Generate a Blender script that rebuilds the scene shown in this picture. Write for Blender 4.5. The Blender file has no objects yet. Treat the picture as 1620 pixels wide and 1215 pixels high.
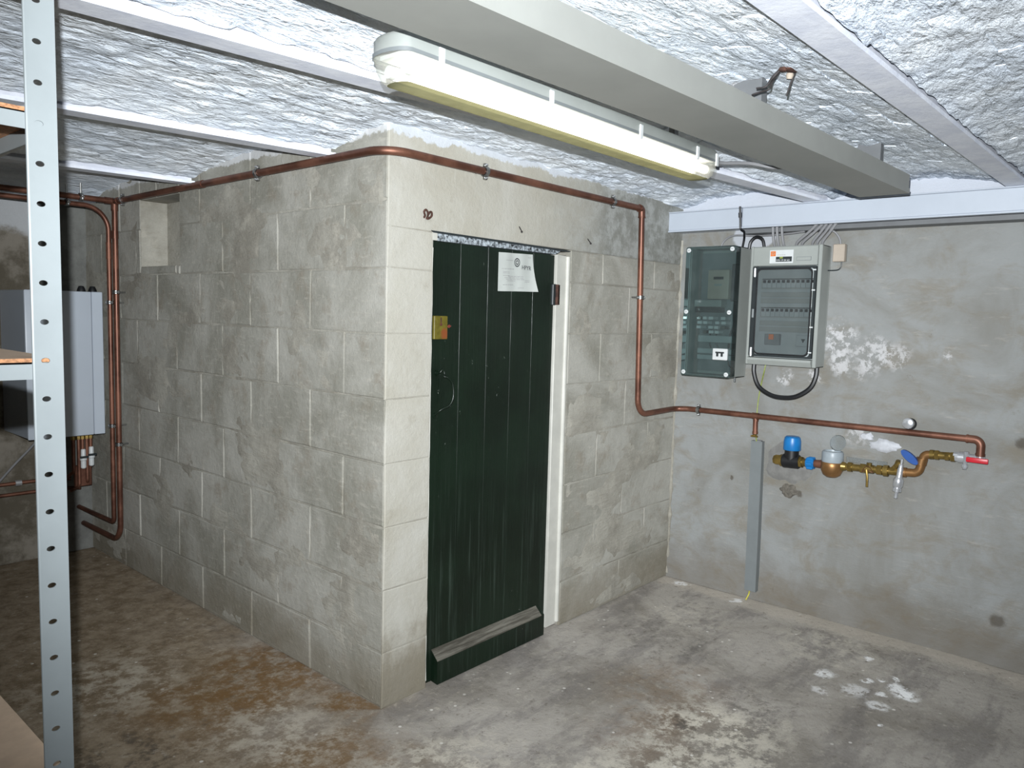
import bpy, bmesh, math, random
from mathutils import Vector, Matrix, noise
random.seed(7)
sc = bpy.context.scene
col = sc.collection
PI = math.pi

# ------------------------------------------------------------------ camera
CAM = Vector((-1.7208, -2.0952, 1.45))
YAW, PITCH, ROLL = 0.8527, 0.0901, -0.0268
fw = Vector((math.sin(YAW) * math.cos(PITCH), math.cos(YAW) * math.cos(PITCH), -math.sin(PITCH)))
rt = Vector((math.cos(YAW), -math.sin(YAW), 0.0))
dn = fw.cross(rt)
rt2 = rt * math.cos(ROLL) + dn * math.sin(ROLL)
dn2 = -rt * math.sin(ROLL) + dn * math.cos(ROLL)
cd = bpy.data.cameras.new('camera')
cd.sensor_width = 36.0
cd.lens = 36.0 * 1206.0 / 1620.0
cd.clip_start = 0.02
cam = bpy.data.objects.new('camera', cd)
col.objects.link(cam)
cam.matrix_world = Matrix(((rt2.x, -dn2.x, -fw.x, CAM.x), (rt2.y, -dn2.y, -fw.y, CAM.y), (rt2.z, -dn2.z, -fw.z, CAM.z), (0, 0, 0, 1)))
sc.camera = cam

# ------------------------------------------------------------------ world, exposure
w = bpy.data.worlds.new('world')
sc.world = w
w.use_nodes = True
w.node_tree.nodes['Background'].inputs[0].default_value = (0.5, 0.55, 0.65, 1)
w.node_tree.nodes['Background'].inputs[1].default_value = 0.02
vs = sc.view_settings
vs.view_transform = 'Standard'
vs.look = 'None'
vs.gamma = 1.0
vs.use_curve_mapping = False
vs.exposure = 0.0

# ------------------------------------------------------------------ the flash unit of the photographer's camera, just above and left of the lens
FLASH = CAM - rt2 * 0.020 - dn2 * 0.080
fl = bpy.data.lights.new('camera_flash', 'SPOT')
fl.energy = 235.0
fl.color = (0.93, 0.97, 1.0)
fl.shadow_soft_size = 0.006
fl.spot_size = math.radians(110)
fl.spot_blend = 1.0
fl.use_nodes = True
ft = fl.node_tree
em = ft.nodes['Emission']
fo = ft.nodes.new('ShaderNodeLightFalloff')
fo.inputs['Strength'].default_value = FLASH_S = 1.0
fo.inputs['Smooth'].default_value = 0.0
ft.links.new(fo.outputs['Linear'], em.inputs['Strength'])
flo = bpy.data.objects.new('camera_flash', fl)
col.objects.link(flo)
aim = (fw + rt2 * 0.10 - dn2 * 0.14).normalized()
flo.location = FLASH
flo.rotation_euler = aim.to_track_quat('-Z', 'Y').to_euler()
TUBE_STRENGTH = 5.5

# ================================================================== helpers
def tag(o, label=None, cat=None, group=None, kind=None):
    if label: o['label'] = label
    if cat: o['category'] = cat
    if group: o['group'] = group
    if kind: o['kind'] = kind
    return o

def wloc(o):
    v = Vector((0, 0, 0))
    while o is not None:
        v += o.location
        o = o.parent
    return v

def thing(name, loc, label=None, cat=None, group=None, kind=None, parent=None):
    o = bpy.data.objects.new(name, None)
    o.empty_display_size = 0.05
    col.objects.link(o)
    if parent is not None:
        o.parent = parent
        o.location = Vector(loc) - wloc(parent)
    else:
        o.location = loc
    return tag(o, label, cat, group, kind)

class MB:
    """collects geometry in world coordinates, links it as one mesh object"""
    def __init__(s):
        s.v = []; s.f = []; s.m = []
    def add(s, vs_, fs_, mi=0):
        b = len(s.v)
        s.v += [Vector(p) for p in vs_]
        s.f += [[b + i for i in f] for f in fs_]
        s.m += [mi] * len(fs_)
        return s
    def box(s, x0, x1, y0, y1, z0, z1, bev=0.0, seg=1, mi=0, M=None):
        x0, x1 = min(x0, x1), max(x0, x1); y0, y1 = min(y0, y1), max(y0, y1); z0, z1 = min(z0, z1), max(z0, z1)
        vv = [(x0, y0, z0), (x1, y0, z0), (x1, y1, z0), (x0, y1, z0), (x0, y0, z1), (x1, y0, z1), (x1, y1, z1), (x0, y1, z1)]
        ff = [(3, 2, 1, 0), (4, 5, 6, 7), (0, 1, 5, 4), (1, 2, 6, 5), (2, 3, 7, 6), (3, 0, 4, 7)]
        if bev > 0:
            bm = bmesh.new()
            bvs = [bm.verts.new(p) for p in vv]
            for f in ff: bm.faces.new([bvs[i] for i in f])
            bmesh.ops.bevel(bm, geom=list(bm.edges), offset=bev, segments=seg, profile=0.5, affect='EDGES', clamp_overlap=True)
            bm.verts.index_update()
            vv = [v.co.copy() for v in bm.verts]; ff = [[v.index for v in f.verts] for f in bm.faces]
            bm.free()
        if M is not None: vv = [M @ Vector(p) for p in vv]
        return s.add(vv, ff, mi)
    def tube(s, pts, r, n=12, caps=True, mi=0):
        pts = [Vector(p) for p in pts]
        k = len(pts)
        rs = r if isinstance(r, (list, tuple)) else [r] * k
        tang = []
        for i in range(k):
            a = pts[max(i - 1, 0)]; b = pts[min(i + 1, k - 1)]
            t = (b - a)
            tang.append(t.normalized() if t.length > 1e-9 else Vector((0, 0, 1)))
        t0 = tang[0]
        u = t0.orthogonal().normalized()
        vv = []
        for i in range(k):
            if i:
                q = tang[i - 1].rotation_difference(tang[i])
                u = q @ u
                u = (u - tang[i] * u.dot(tang[i])).normalized()
            w_ = tang[i].cross(u)
            for j in range(n):
                a = 2 * PI * j / n
                vv.append(pts[i] + (u * math.cos(a) + w_ * math.sin(a)) * rs[i])
        ff = []
        for i in range(k - 1):
            for j in range(n):
                j2 = (j + 1) % n
                ff.append([i * n + j, i * n + j2, (i + 1) * n + j2, (i + 1) * n + j])
        if caps:
            ff.append(list(range(n))[::-1]); ff.append([(k - 1) * n + j for j in range(n)])
        return s.add(vv, ff, mi)
    def cyl(s, a, b, r, n=16, r2=None, mi=0):
        return s.tube([a, b], [r, r if r2 is None else r2], n, True, mi)
    def lathe(s, prof, c, ax=(0, 0, 1), n=24, mi=0, caps=True):
        ax = Vector(ax).normalized(); c = Vector(c)
        return s.tube_prof([(c + ax * h, r) for r, h in prof], ax, n, mi, caps)
    def tube_prof(s, pr, ax, n, mi, caps):
        u = ax.orthogonal().normalized(); w_ = ax.cross(u)
        vv = []; k = len(pr)
        for p, r in pr:
            for j in range(n):
                a = 2 * PI * (j + 0.5) / n
                vv.append(p + (u * math.cos(a) + w_ * math.sin(a)) * r)
        ff = []
        for i in range(k - 1):
            for j in range(n):
                j2 = (j + 1) % n
                ff.append([i * n + j, i * n + j2, (i + 1) * n + j2, (i + 1) * n + j])
        if caps:
            ff.append(list(range(n))[::-1]); ff.append([(k - 1) * n + j for j in range(n)])
        return s.add(vv, ff, mi)
    def prism(s, poly, a, b, mi=0):
        """poly: list of 3D points, extruded by the vector a->b"""
        d = Vector(b) - Vector(a); n = len(poly)
        vv = [Vector(p) for p in poly] + [Vector(p) + d for p in poly]
        ff = [list(range(n))[::-1], list(range(n, 2 * n))]
        for i in range(n):
            j = (i + 1) % n
            ff.append([i, j, n + j, n + i])
        return s.add(vv, ff, mi)
    def build(s, name, mats, parent=None, smooth=35, fix=True):
        me = bpy.data.meshes.new(name)
        o = bpy.data.objects.new(name, me)
        col.objects.link(o)
        off = Vector((0, 0, 0))
        if parent is not None:
            o.parent = parent
            off = wloc(parent)
        me.from_pydata([tuple(p - off) for p in s.v], [], s.f)
        if not isinstance(mats, (list, tuple)): mats = [mats]
        for m_ in mats: me.materials.append(m_)
        if len(mats) > 1:
            me.polygons.foreach_set('material_index', s.m)
        if fix:
            bm = bmesh.new(); bm.from_mesh(me)
            bmesh.ops.recalc_face_normals(bm, faces=list(bm.faces))
            bm.to_mesh(me); bm.free()
        if smooth:
            me.polygons.foreach_set('use_smooth', [True] * len(me.polygons))
            me.set_sharp_from_angle(angle=math.radians(smooth))
        me.update()
        return o

def fillet(pts, rad, n=8):
    """polyline with rounded corners; rad: one radius or one per interior point"""
    pts = [Vector(p) for p in pts]
    out = [pts[0]]
    for i in range(1, len(pts) - 1):
        r = rad[i - 1] if isinstance(rad, (list, tuple)) else rad
        a = (pts[i - 1] - pts[i]); b = (pts[i + 1] - pts[i])
        la, lb = a.length, b.length
        a.normalize(); b.normalize()
        ang = a.angle(b)
        if r <= 0 or abs(ang - PI) < 1e-3:
            out.append(pts[i]); continue
        d = min(r / math.tan(ang / 2), la * 0.49, lb * 0.49)
        rr = d * math.tan(ang / 2)
        c = pts[i] + (a + b).normalized() * (rr / math.sin(ang / 2))
        s0 = pts[i] + a * d - c; s1 = pts[i] + b * d - c
        for k in range(n + 1):
            t = k / n
            th = s0.angle(s1)
            out.append(c + (s0 * math.sin((1 - t) * th) + s1 * math.sin(t * th)) / math.sin(th))
    out.append(pts[-1])
    return out

def spline(pts, n=6):
    """Catmull-Rom through the points"""
    P = [Vector(p) for p in pts]
    P = [P[0] * 2 - P[1]] + P + [P[-1] * 2 - P[-2]]
    out = []
    for i in range(1, len(P) - 2):
        for k in range(n):
            t = k / n
            a, b, c, d = P[i - 1], P[i], P[i + 1], P[i + 2]
            out.append(0.5 * ((2 * b) + (c - a) * t + (2 * a - 5 * b + 4 * c - d) * t * t + (3 * b - a - 3 * c + d) * t ** 3))
    out.append(P[-2])
    return out

def text_mesh(name, s, size, origin, ux, uy, mat, parent, depth=0.0004):
    cu = bpy.data.curves.new(name, 'FONT')
    cu.body = s; cu.size = size; cu.extrude = depth; cu.resolution_u = 2
    to = bpy.data.objects.new(name + '_tmp', cu)
    col.objects.link(to)
    dg = bpy.context.evaluated_depsgraph_get()
    me0 = to.evaluated_get(dg).to_mesh()
    ux = Vector(ux).normalized(); uy = Vector(uy).normalized(); uz = ux.cross(uy)
    mb = MB()
    mb.add([Vector(origin) + ux * v.co.x + uy * v.co.y + uz * v.co.z for v in me0.vertices], [list(p.vertices) for p in me0.polygons])
    to.to_mesh_clear()
    bpy.data.objects.remove(to); bpy.data.curves.remove(cu)
    return mb.build(name, mat, parent, smooth=0, fix=False)

# ------------------------------------------------------------------ materials
def srgb(r, g, b):
    f = lambda c: (c / 255 / 12.92) if c / 255 <= 0.04045 else ((c / 255 + 0.055) / 1.055) ** 2.4
    return (f(r), f(g), f(b), 1.0)

class NT:
    def __init__(s, name):
        s.m = bpy.data.materials.new(name)
        s.m.use_nodes = True
        s.t = s.m.node_tree
        s.b = s.t.nodes['Principled BSDF']
        s.out = s.t.nodes['Material Output']
        g = s.t.nodes.new('ShaderNodeNewGeometry')
        s.pos = g.outputs['Position']
        s.xyz = None; s.cache = {}
    def n(s, typ, **kw):
        nd = s.t.nodes.new(typ)
        for k, v in kw.items(): setattr(nd, k, v)
        return nd
    def l(s, a, b): s.t.links.new(a, b)
    def sep(s):
        if s.xyz is None:
            nd = s.n('ShaderNodeSeparateXYZ'); s.l(s.pos, nd.inputs[0]); s.xyz = nd.outputs
        return s.xyz
    def mapped(s, scale=(1, 1, 1), loc=(0, 0, 0), vec=None):
        nd = s.n('ShaderNodeMapping'); s.l(vec or s.pos, nd.inputs[0])
        nd.inputs['Scale'].default_value = scale; nd.inputs['Location'].default_value = loc
        return nd.outputs[0]
    def noise(s, scale=5, detail=6, rough=0.6, vec=None, dist=0.0):
        detail = min(detail, 6)
        key = (scale, detail, rough, dist)
        if vec is None and key in s.cache: return s.cache[key]
        nd = s.n('ShaderNodeTexNoise'); s.l(vec or s.pos, nd.inputs['Vector'])
        if vec is None: s.cache[key] = nd.outputs[0]
        nd.inputs['Scale'].default_value = scale; nd.inputs['Detail'].default_value = detail
        nd.inputs['Roughness'].default_value = rough; nd.inputs['Distortion'].default_value = dist
        return nd.outputs[0]
    def voro(s, scale=5, vec=None, feature='F1', out=0):
        nd = s.n('ShaderNodeTexVoronoi', feature=feature); s.l(vec or s.pos, nd.inputs['Vector'])
        nd.inputs['Scale'].default_value = scale
        return nd.outputs[out]
    def rng(s, v, a, b, c=0.0, d=1.0, smooth=True):
        nd = s.n('ShaderNodeMapRange'); nd.interpolation_type = 'SMOOTHSTEP' if smooth else 'LINEAR'
        s.l(v, nd.inputs[0])
        for i, x in enumerate((a, b, c, d)): nd.inputs[1 + i].default_value = x
        return nd.outputs[0]
    def math(s, op, a, b=None):
        nd = s.n('ShaderNodeMath', operation=op)
        for i, x in enumerate((a, b)):
            if x is None: continue
            if isinstance(x, (int, float)): nd.inputs[i].default_value = x
            else: s.l(x, nd.inputs[i])
        return nd.outputs[0]
    def mix(s, f, a, b):
        nd = s.n('ShaderNodeMix', data_type='RGBA')
        for i, x in ((0, f), (6, a), (7, b)):
            if isinstance(x, (int, float)): nd.inputs[i].default_value = x
            elif isinstance(x, tuple): nd.inputs[i].default_value = x
            else: s.l(x, nd.inputs[i])
        return nd.outputs[2]
    def spot(s, c, r0, r1, wob=0.0, wscale=8, sc_=(1, 1, 1)):
        """1 inside an irregular blob around the world point c"""
        v = s.n('ShaderNodeVectorMath', operation='SUBTRACT'); s.l(s.pos, v.inputs[0]); v.inputs[1].default_value = c
        v2 = s.n('ShaderNodeVectorMath', operation='MULTIPLY'); s.l(v.outputs[0], v2.inputs[0]); v2.inputs[1].default_value = sc_
        ln = s.n('ShaderNodeVectorMath', operation='LENGTH'); s.l(v2.outputs[0], ln.inputs[0])
        d = ln.outputs['Value']
        if wob: d = s.math('ADD', d, s.math('MULTIPLY', s.math('SUBTRACT', s.noise(wscale, 6, 0.7), 0.5), wob))
        return s.rng(d, r0, r1, 1.0, 0.0)
    def bump(s, h, strength=0.5, dist=0.01, prev=None):
        nd = s.n('ShaderNodeBump'); s.l(h, nd.inputs['Height'])
        nd.inputs['Strength'].default_value = strength; nd.inputs['Distance'].default_value = dist
        if prev is not None: s.l(prev, nd.inputs['Normal'])
        s.l(nd.outputs[0], s.b.inputs['Normal'])
        return nd.outputs[0]
    def base(s, c):
        if isinstance(c, tuple): s.b.inputs['Base Color'].default_value = c
        else: s.l(c, s.b.inputs['Base Color'])
    def set(s, rough=None, metal=None, spec=None, **kw):
        if rough is not None: s.b.inputs['Roughness'].default_value = rough
        if metal is not None: s.b.inputs['Metallic'].default_value = metal
        if spec is not None: s.b.inputs['Specular IOR Level'].default_value = spec
        for k, v in kw.items(): s.b.inputs[k].default_value = v

def plain(name, c, rough=0.5, metal=0.0, var=0.08, nscale=30, bump=0.0, spec=0.5):
    m = NT(name)
    n1 = m.noise(nscale, 5, 0.6)
    d = tuple(max(0, x * (1 - var * 2)) for x in c[:3]) + (1,)
    h = tuple(min(1, x * (1 + var)) for x in c[:3]) + (1,)
    m.base(m.mix(m.rng(n1, 0.3, 0.7), d, h))
    m.set(rough, metal, spec)
    if bump: m.bump(n1, bump, 0.004)
    return m.m

def mat_block():
    m = NT('limewashed_concrete_block')
    a = m.noise(2.3, 8, 0.62, dist=0.6); b = m.noise(7, 8, 0.7); st = m.noise(1.0, 8, 0.7, m.mapped((14, 14, 60)))
    c = m.mix(m.rng(a, 0.33, 0.67), srgb(134, 132, 122), srgb(166, 164, 156))
    c = m.mix(m.math('MULTIPLY', m.rng(b, 0.5, 0.72), 0.55), c, srgb(127, 117, 102))
    c = m.mix(m.math('MULTIPLY', m.rng(st, 0.52, 0.7), 0.4), c, srgb(183, 178, 167))
    # rough brushed patch of thicker wash near the outer corner
    x, y, z = m.sep()
    low = m.rng(m.math('ADD', z, m.math('MULTIPLY', m.noise(3.5, 6, 0.7), 0.7)), 0.38, 0.62, 1.0, 0.0)
    c = m.mix(m.math('MULTIPLY', low, 0.5), c, srgb(112, 102, 83))
    fl_ = m.noise(30, 8, 0.75)
    c = m.mix(m.math('MULTIPLY', m.rng(fl_, 0.6, 0.72), 0.35), c, srgb(189, 184, 174))
    tp = m.rng(m.math('ADD', z, m.math('MULTIPLY', m.noise(9, 8, 0.72), 0.10)), 2.112, 2.122)
    c = m.mix(m.math('MULTIPLY', tp, 0.85), c, srgb(202, 203, 204))
    m.base(c); m.set(0.92, spec=0.2)
    h = m.math('ADD', m.math('MULTIPLY', b, 0.5), m.math('ADD', m.math('MULTIPLY', fl_, 0.35), m.math('MULTIPLY', st, 0.25)))
    m.bump(h, 0.7, 0.012)
    return m.m

def mat_mortar():
    m = NT('smeared_mortar')
    a = m.noise(2.6, 8, 0.65); b = m.noise(9, 7, 0.7); st = m.noise(1, 8, 0.7, m.mapped((12, 12, 55)))
    c = m.mix(m.rng(a, 0.35, 0.65), srgb(136, 132, 122), srgb(165, 162, 152))
    c = m.mix(m.math('MULTIPLY', m.rng(b, 0.5, 0.7), 0.5), c, srgb(181, 176, 164))
    c = m.mix(m.math('MULTIPLY', m.rng(st, 0.54, 0.7), 0.35), c, srgb(126, 116, 100))
    m.base(c); m.set(0.95, spec=0.15)
    m.bump(m.math('ADD', m.math('MULTIPLY', b, 0.5), m.math('ADD', st, m.math('MULTIPLY', m.noise(50, 6, 0.7), 0.4))), 0.6, 0.010)
    return m.m

def mat_cream():
    m = NT('cream_limewash')
    a = m.noise(2.2, 8, 0.6, dist=0.5); b = m.noise(12, 7, 0.7); st = m.noise(1, 7, 0.65, m.mapped((30, 30, 7)))
    c = m.mix(m.rng(a, 0.32, 0.68), srgb(160, 156, 144), srgb(175, 173, 165))
    c = m.mix(m.math('MULTIPLY', m.rng(b, 0.56, 0.75), 0.4), c, srgb(134, 128, 113))
    c = m.mix(m.math('MULTIPLY', m.rng(st, 0.55, 0.72), 0.3), c, srgb(186, 185, 178))
    x, y, z = m.sep()
    c = m.mix(m.rng(m.math('ADD', x, m.math('MULTIPLY', m.noise(3, 6, 0.65), 0.9)), 1.25, 1.85), c, m.mix(m.rng(b, 0.4, 0.62), srgb(128, 128, 122), srgb(156, 157, 153)))
    low = m.rng(m.math('ADD', z, m.math('MULTIPLY', m.noise(6, 7, 0.7), 0.5)), 0.36, 0.56, 1.0, 0.0)
    c = m.mix(m.math('MULTIPLY', low, 0.75), c, srgb(116, 108, 92))
    tp = m.rng(m.math('ADD', z, m.math('MULTIPLY', m.noise(9, 8, 0.72), 0.10)), 2.112, 2.122)
    c = m.mix(m.math('MULTIPLY', tp, 0.85), c, srgb(190, 195, 202))
    m.base(c); m.set(0.9, spec=0.2)
    m.bump(m.math('ADD', m.math('MULTIPLY', b, 0.6), m.noise(45, 6, 0.7)), 0.4, 0.008)
    return m.m

def mat_render():
    m = NT('stained_cement_render')
    a = m.noise(1.7, 8, 0.6, dist=0.8); b = m.noise(4.5, 8, 0.68, m.mapped((1, 1, 1.6)), 0.5); st = m.noise(1, 8, 0.75, m.mapped((8, 8, 45)))
    c = m.mix(m.rng(a, 0.35, 0.65), srgb(121, 120, 115), srgb(139, 141, 140))
    c = m.mix(m.math('MULTIPLY', m.rng(b, 0.45, 0.68), 0.52), c, srgb(117, 108, 92))
    c = m.mix(m.math('MULTIPLY', m.rng(st, 0.56, 0.74), 0.45), c, srgb(161, 158, 151))
    dk = m.noise(14, 8, 0.75)
    c = m.mix(m.math('MULTIPLY', m.rng(dk, 0.63, 0.75), 0.5), c, srgb(98, 89, 75))
    # lime bloom: white efflorescence around the distribution board
    fine = m.rng(m.noise(26, 8, 0.75), 0.46, 0.56)
    for p, r, k in (((2.056, -0.87, 1.37), 0.10, 0.9), ((2.056, -1.02, 1.32), 0.09, 0.75), ((2.056, -0.88, 1.26), 0.06, 0.8), ((2.056, -1.12, 1.31), 0.07, 0.6),
                    ((2.056, -0.61, 1.17), 0.045, 0.9), ((2.056, -0.76, 1.19), 0.03, 0.9), ((2.056, -0.97, 1.24), 0.05, 0.5), ((2.056, -1.33, 1.32), 0.02, 0.7), ((2.056, -0.98, 0.93), 0.05, 0.7)):
        s_ = m.spot(p, r * 0.5, r * 1.25, 0.12, 9)
        c = m.mix(m.math('MULTIPLY', m.math('MULTIPLY', s_, fine), k), c, srgb(190, 189, 190))
    for p, r in (((2.056, -1.63, 0.975), 0.035), ((2.056, -1.60, 0.20), 0.04), ((2.056, -0.72, 0.60), 0.02), ((2.056, -0.36, 0.62), 0.012)):
        c = m.mix(m.math('MULTIPLY', m.spot(p, r * 0.4, r, 0.05, 20), 0.7), c, srgb(70, 62, 52))
    # damp, earthy band just above the floor with a ragged top
    x, y, z = m.sep()
    low = m.rng(m.math('ADD', z, m.math('MULTIPLY', m.noise(3, 7, 0.7), 0.55)), 0.38, 0.55, 1.0, 0.0)
    c = m.mix(m.math('MULTIPLY', low, 0.38), c, srgb(97, 85, 69))
    c = m.mix(m.rng(m.math('ADD', z, m.math('MULTIPLY', m.noise(7, 7, 0.7), 0.06)), 1.985, 2.0), c, srgb(185, 189, 197))
    c = m.mix(m.math('MULTIPLY', m.spot((2.056, -0.42, 1.89), 0.11, 0.13, 0.08, 7, (1, 1, 1.6)), 0.85), c, srgb(175, 178, 184))
    m.base(c); m.set(0.9, spec=0.25)
    m.bump(m.math('ADD', m.math('MULTIPLY', st, 0.5), m.math('ADD', m.math('MULTIPLY', dk, 0.6), m.math('MULTIPLY', b, 0.5))), 0.55, 0.012)
    return m.m

def mat_backwall():
    m = NT('old_plaster_back_wall')
    x, y, z = m.sep()
    b = m.noise(5, 8, 0.7)
    c = m.mix(m.rng(b, 0.4, 0.62), srgb(88, 82, 71), srgb(128, 122, 112))
    up = m.rng(m.math('ADD', z, m.math('MULTIPLY', m.noise(4, 7, 0.7), 0.35)), 1.96, 2.04)
    c = m.mix(up, c, srgb(174, 176, 178))
    c = m.mix(m.rng(m.math('ADD', x, m.math('MULTIPLY', b, 0.12)), -0.22, -0.17), c, m.mix(m.rng(b, 0.35, 0.65), srgb(99, 99, 96), srgb(119, 120, 116)))
    m.base(c); m.set(0.92, spec=0.2); m.bump(b, 0.6, 0.02)
    return m.m

def mat_floor():
    m = NT('worn_concrete_floor')
    x, y, z = m.sep()
    a = m.noise(1.5, 8, 0.62, dist=0.8); b = m.noise(5, 8, 0.7); f = m.noise(26, 9, 0.8); st = m.noise(2.0, 8, 0.7, m.mapped((1, 3.2, 1))); g = m.noise(11, 9, 0.78)
    c = m.mix(m.rng(a, 0.36, 0.64), srgb(136, 130, 121), srgb(173, 167, 159))
    c = m.mix(m.math('MULTIPLY', m.rng(st, 0.47, 0.62), 0.55), c, srgb(117, 112, 109))
    # rusty brown damp area on the boiler side and along the foot of the block wall
    br = m.rng(m.math('ADD', m.math('ADD', x, m.math('MULTIPLY', y, -0.25)), m.math('MULTIPLY', m.noise(2.1, 7, 0.65), 1.5)), 0.15, 1.05, 1.0, 0.0)
    c = m.mix(m.math('MULTIPLY', br, 0.85), c, m.mix(m.rng(g, 0.34, 0.66), srgb(112, 93, 67), srgb(156, 140, 117)))
    for p, r, k in (((-0.12, 0.55, 0), 0.38, 0.85), ((-0.45, 0.5, 0), 0.3, 0.7), ((-0.30, -0.15, 0), 0.25, 0.6), ((-0.06, 0.1, 0), 0.14, 0.8), ((0.85, -0.70, 0), 0.35, 0.35), ((0.5, -0.8, 0), 0.25, 0.3)):
        c = m.mix(m.math('MULTIPLY', m.math('MULTIPLY', m.spot(p, r * 0.3, r * 1.1, 0.4, 4), m.rng(g, 0.62, 0.42)), k), c, srgb(121, 91, 54))
    # scuffed pale cement
    for p, r, k in (((0.75, -0.95, 0), 0.26, 1.0), ((0.45, -1.05, 0), 0.32, 0.9), ((0.15, -0.85, 0), 0.32, 0.7), ((1.6, -0.35, 0), 0.25, 0.45), ((1.75, -1.0, 0), 0.3, 0.5), ((-0.12, -0.5, 0), 0.3, 0.8), ((-0.35, 0.15, 0), 0.25, 0.5), ((-0.6, 0.9, 0), 0.3, 0.5)):
        c = m.mix(m.math('MULTIPLY', m.math('MULTIPLY', m.spot(p, r * 0.2, r * 1.25, 0.45, 4), m.rng(g, 0.44, 0.58)), k), c, srgb(205, 198, 184))
    # dark scuffs
    for p, r, k in (((0.70, -0.86, 0), 0.06, 0.8), ((0.98, -0.98, 0), 0.14, 0.5), ((-0.75, 0.35, 0), 0.2, 0.6), ((1.25, -0.45, 0), 0.3, 0.4)):
        c = m.mix(m.math('MULTIPLY', m.math('MULTIPLY', m.spot(p, r * 0.3, r * 1.2, 0.2, 20), m.rng(g, 0.5, 0.4)), k), c, srgb(80, 76, 71))
    # pale seam of cement slurry along the foot of the right wall
    sl = m.rng(m.math('ADD', x, m.math('MULTIPLY', m.noise(4, 6, 0.65), 0.3)), 2.03, 2.12)
    c = m.mix(m.math('MULTIPLY', sl, 0.6), c, srgb(201, 192, 179))
    # spilled white paint
    fine = m.rng(m.noise(19, 8, 0.72), 0.42, 0.5)
    for p, r, k in (((1.50, -1.385, 0), 0.055, 1.0), ((1.54, -1.345, 0), 0.04, 0.9), ((1.40, -1.23, 0), 0.07, 0.5), ((1.46, -1.085, 0), 0.05, 0.75), ((1.33, -1.33, 0), 0.045, 0.6), ((1.62, -1.32, 0), 0.022, 0.9), ((1.52, -1.24, 0), 0.025, 0.9), ((1.30, -1.12, 0), 0.04, 0.5), ((1.74, -1.18, 0), 0.022, 0.9), ((2.0, -0.12, 0), 0.04, 0.8), ((1.98, -0.46, 0), 0.04, 0.8), ((1.18, -1.38, 0), 0.015, 0.9), ((1.57, -1.28, 0), 0.018, 0.9), ((1.44, -1.31, 0), 0.018, 0.8)):
        c = m.mix(m.math('MULTIPLY', m.math('MULTIPLY', m.spot(p, r * 0.45, r * 1.15, 0.09, 20), fine), k), c, srgb(250, 250, 250))
    c = m.mix(m.spot((1.505, -1.39, 0), 0.022, 0.034, 0.035, 20), c, srgb(250, 250, 250))
    sp = m.voro(15.0); keep = m.rng(m.noise(2.7, 3, 0.5), 0.48, 0.58)
    c = m.mix(m.math('MULTIPLY', m.math('MULTIPLY', m.rng(sp, 0.06, 0.12, 1.0, 0.0), keep), 0.75), c, srgb(231, 227, 220))
    c = m.mix(m.math('MULTIPLY', m.rng(f, 0.54, 0.68), 0.5), c, srgb(192, 184, 170))
    c = m.mix(m.math('MULTIPLY', m.rng(f, 0.45, 0.33), 0.55), c, srgb(93, 84, 73))
    m.base(c)
    m.set(0.8, spec=0.3)
    m.bump(m.math('ADD', m.math('MULTIPLY', f, 0.6), m.math('MULTIPLY', b, 0.7)), 0.55, 0.014)
    return m.m

def mat_whitewash():
    m = NT('whitewashed_brick')
    a = m.noise(3, 8, 0.65); b = m.noise(1, 6, 0.62, m.mapped((13, 25, 28)), 0.1); f = m.noise(60, 5, 0.65)
    c = m.mix(m.rng(a, 0.35, 0.65), srgb(222, 231, 242), srgb(240, 246, 252))
    c = m.mix(m.math('MULTIPLY', m.rng(b, 0.30, 0.22), 0.4), c, srgb(160, 160, 162))
    c = m.mix(m.math('MULTIPLY', m.rng(m.noise(5.5, 8, 0.7), 0.64, 0.74), 0.5), c, srgb(206, 196, 190))
    m.base(c); m.set(0.9, spec=0.15)
    cr = m.noise(1, 5, 0.6, m.mapped((6, 19, 19)), 0.25)
    h = m.math('ADD', b, m.math('ADD', m.math('MULTIPLY', f, 0.07), m.math('MULTIPLY', m.math('ABSOLUTE', m.math('SUBTRACT', cr, 0.5)), 1.6)))
    m.bump(h, 0.9, 0.019)
    return m.m

def mat_joist():
    m = NT('white_painted_steel_joist')
    a = m.noise(10, 8, 0.7)
    c = m.mix(m.rng(a, 0.35, 0.65), srgb(214, 218, 230), srgb(232, 235, 243))
    c = m.mix(m.math('MULTIPLY', m.rng(m.noise(26, 8, 0.8), 0.66, 0.72), 0.8), c, srgb(140, 118, 100))
    m.base(c); m.set(0.7, spec=0.3); m.bump(m.noise(40, 6, 0.7), 0.3, 0.004)
    return m.m

def mat_door():
    m = NT('dark_green_gloss_paint')
    v = m.noise(1, 8, 0.7, m.mapped((60, 60, 1.6))); a = m.noise(3, 6, 0.6)
    c = m.mix(m.rng(a, 0.35, 0.65), srgb(9, 21, 12), srgb(14, 29, 18))
    x, y, z = m.sep()
    low = m.rng(m.math('ADD', z, m.math('MULTIPLY', m.noise(2.5, 6, 0.7), 0.8)), 0.75, 1.3, 1.0, 0.0)
    c = m.mix(m.math('MULTIPLY', m.math('MULTIPLY', m.rng(v, 0.52, 0.72), low), 0.42), c, srgb(68, 81, 72))
    chip = m.math('MULTIPLY', m.rng(m.noise(38, 8, 0.8, m.mapped((1, 1, 0.45))), 0.66, 0.70), m.rng(m.noise(2.2, 4, 0.6), 0.45, 0.62))
    c = m.mix(m.math('MULTIPLY', chip, 0.8), c, srgb(138, 145, 138))
    m.base(c); m.set(0.33, spec=0.38)
    m.l(m.rng(v, 0.3, 0.7, 0.28, 0.5), m.b.inputs['Roughness'])
    m.bump(m.math('ADD', v, m.math('MULTIPLY', m.noise(14, 4, 0.5), 0.7)), 0.25, 0.004)
    return m.m

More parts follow.
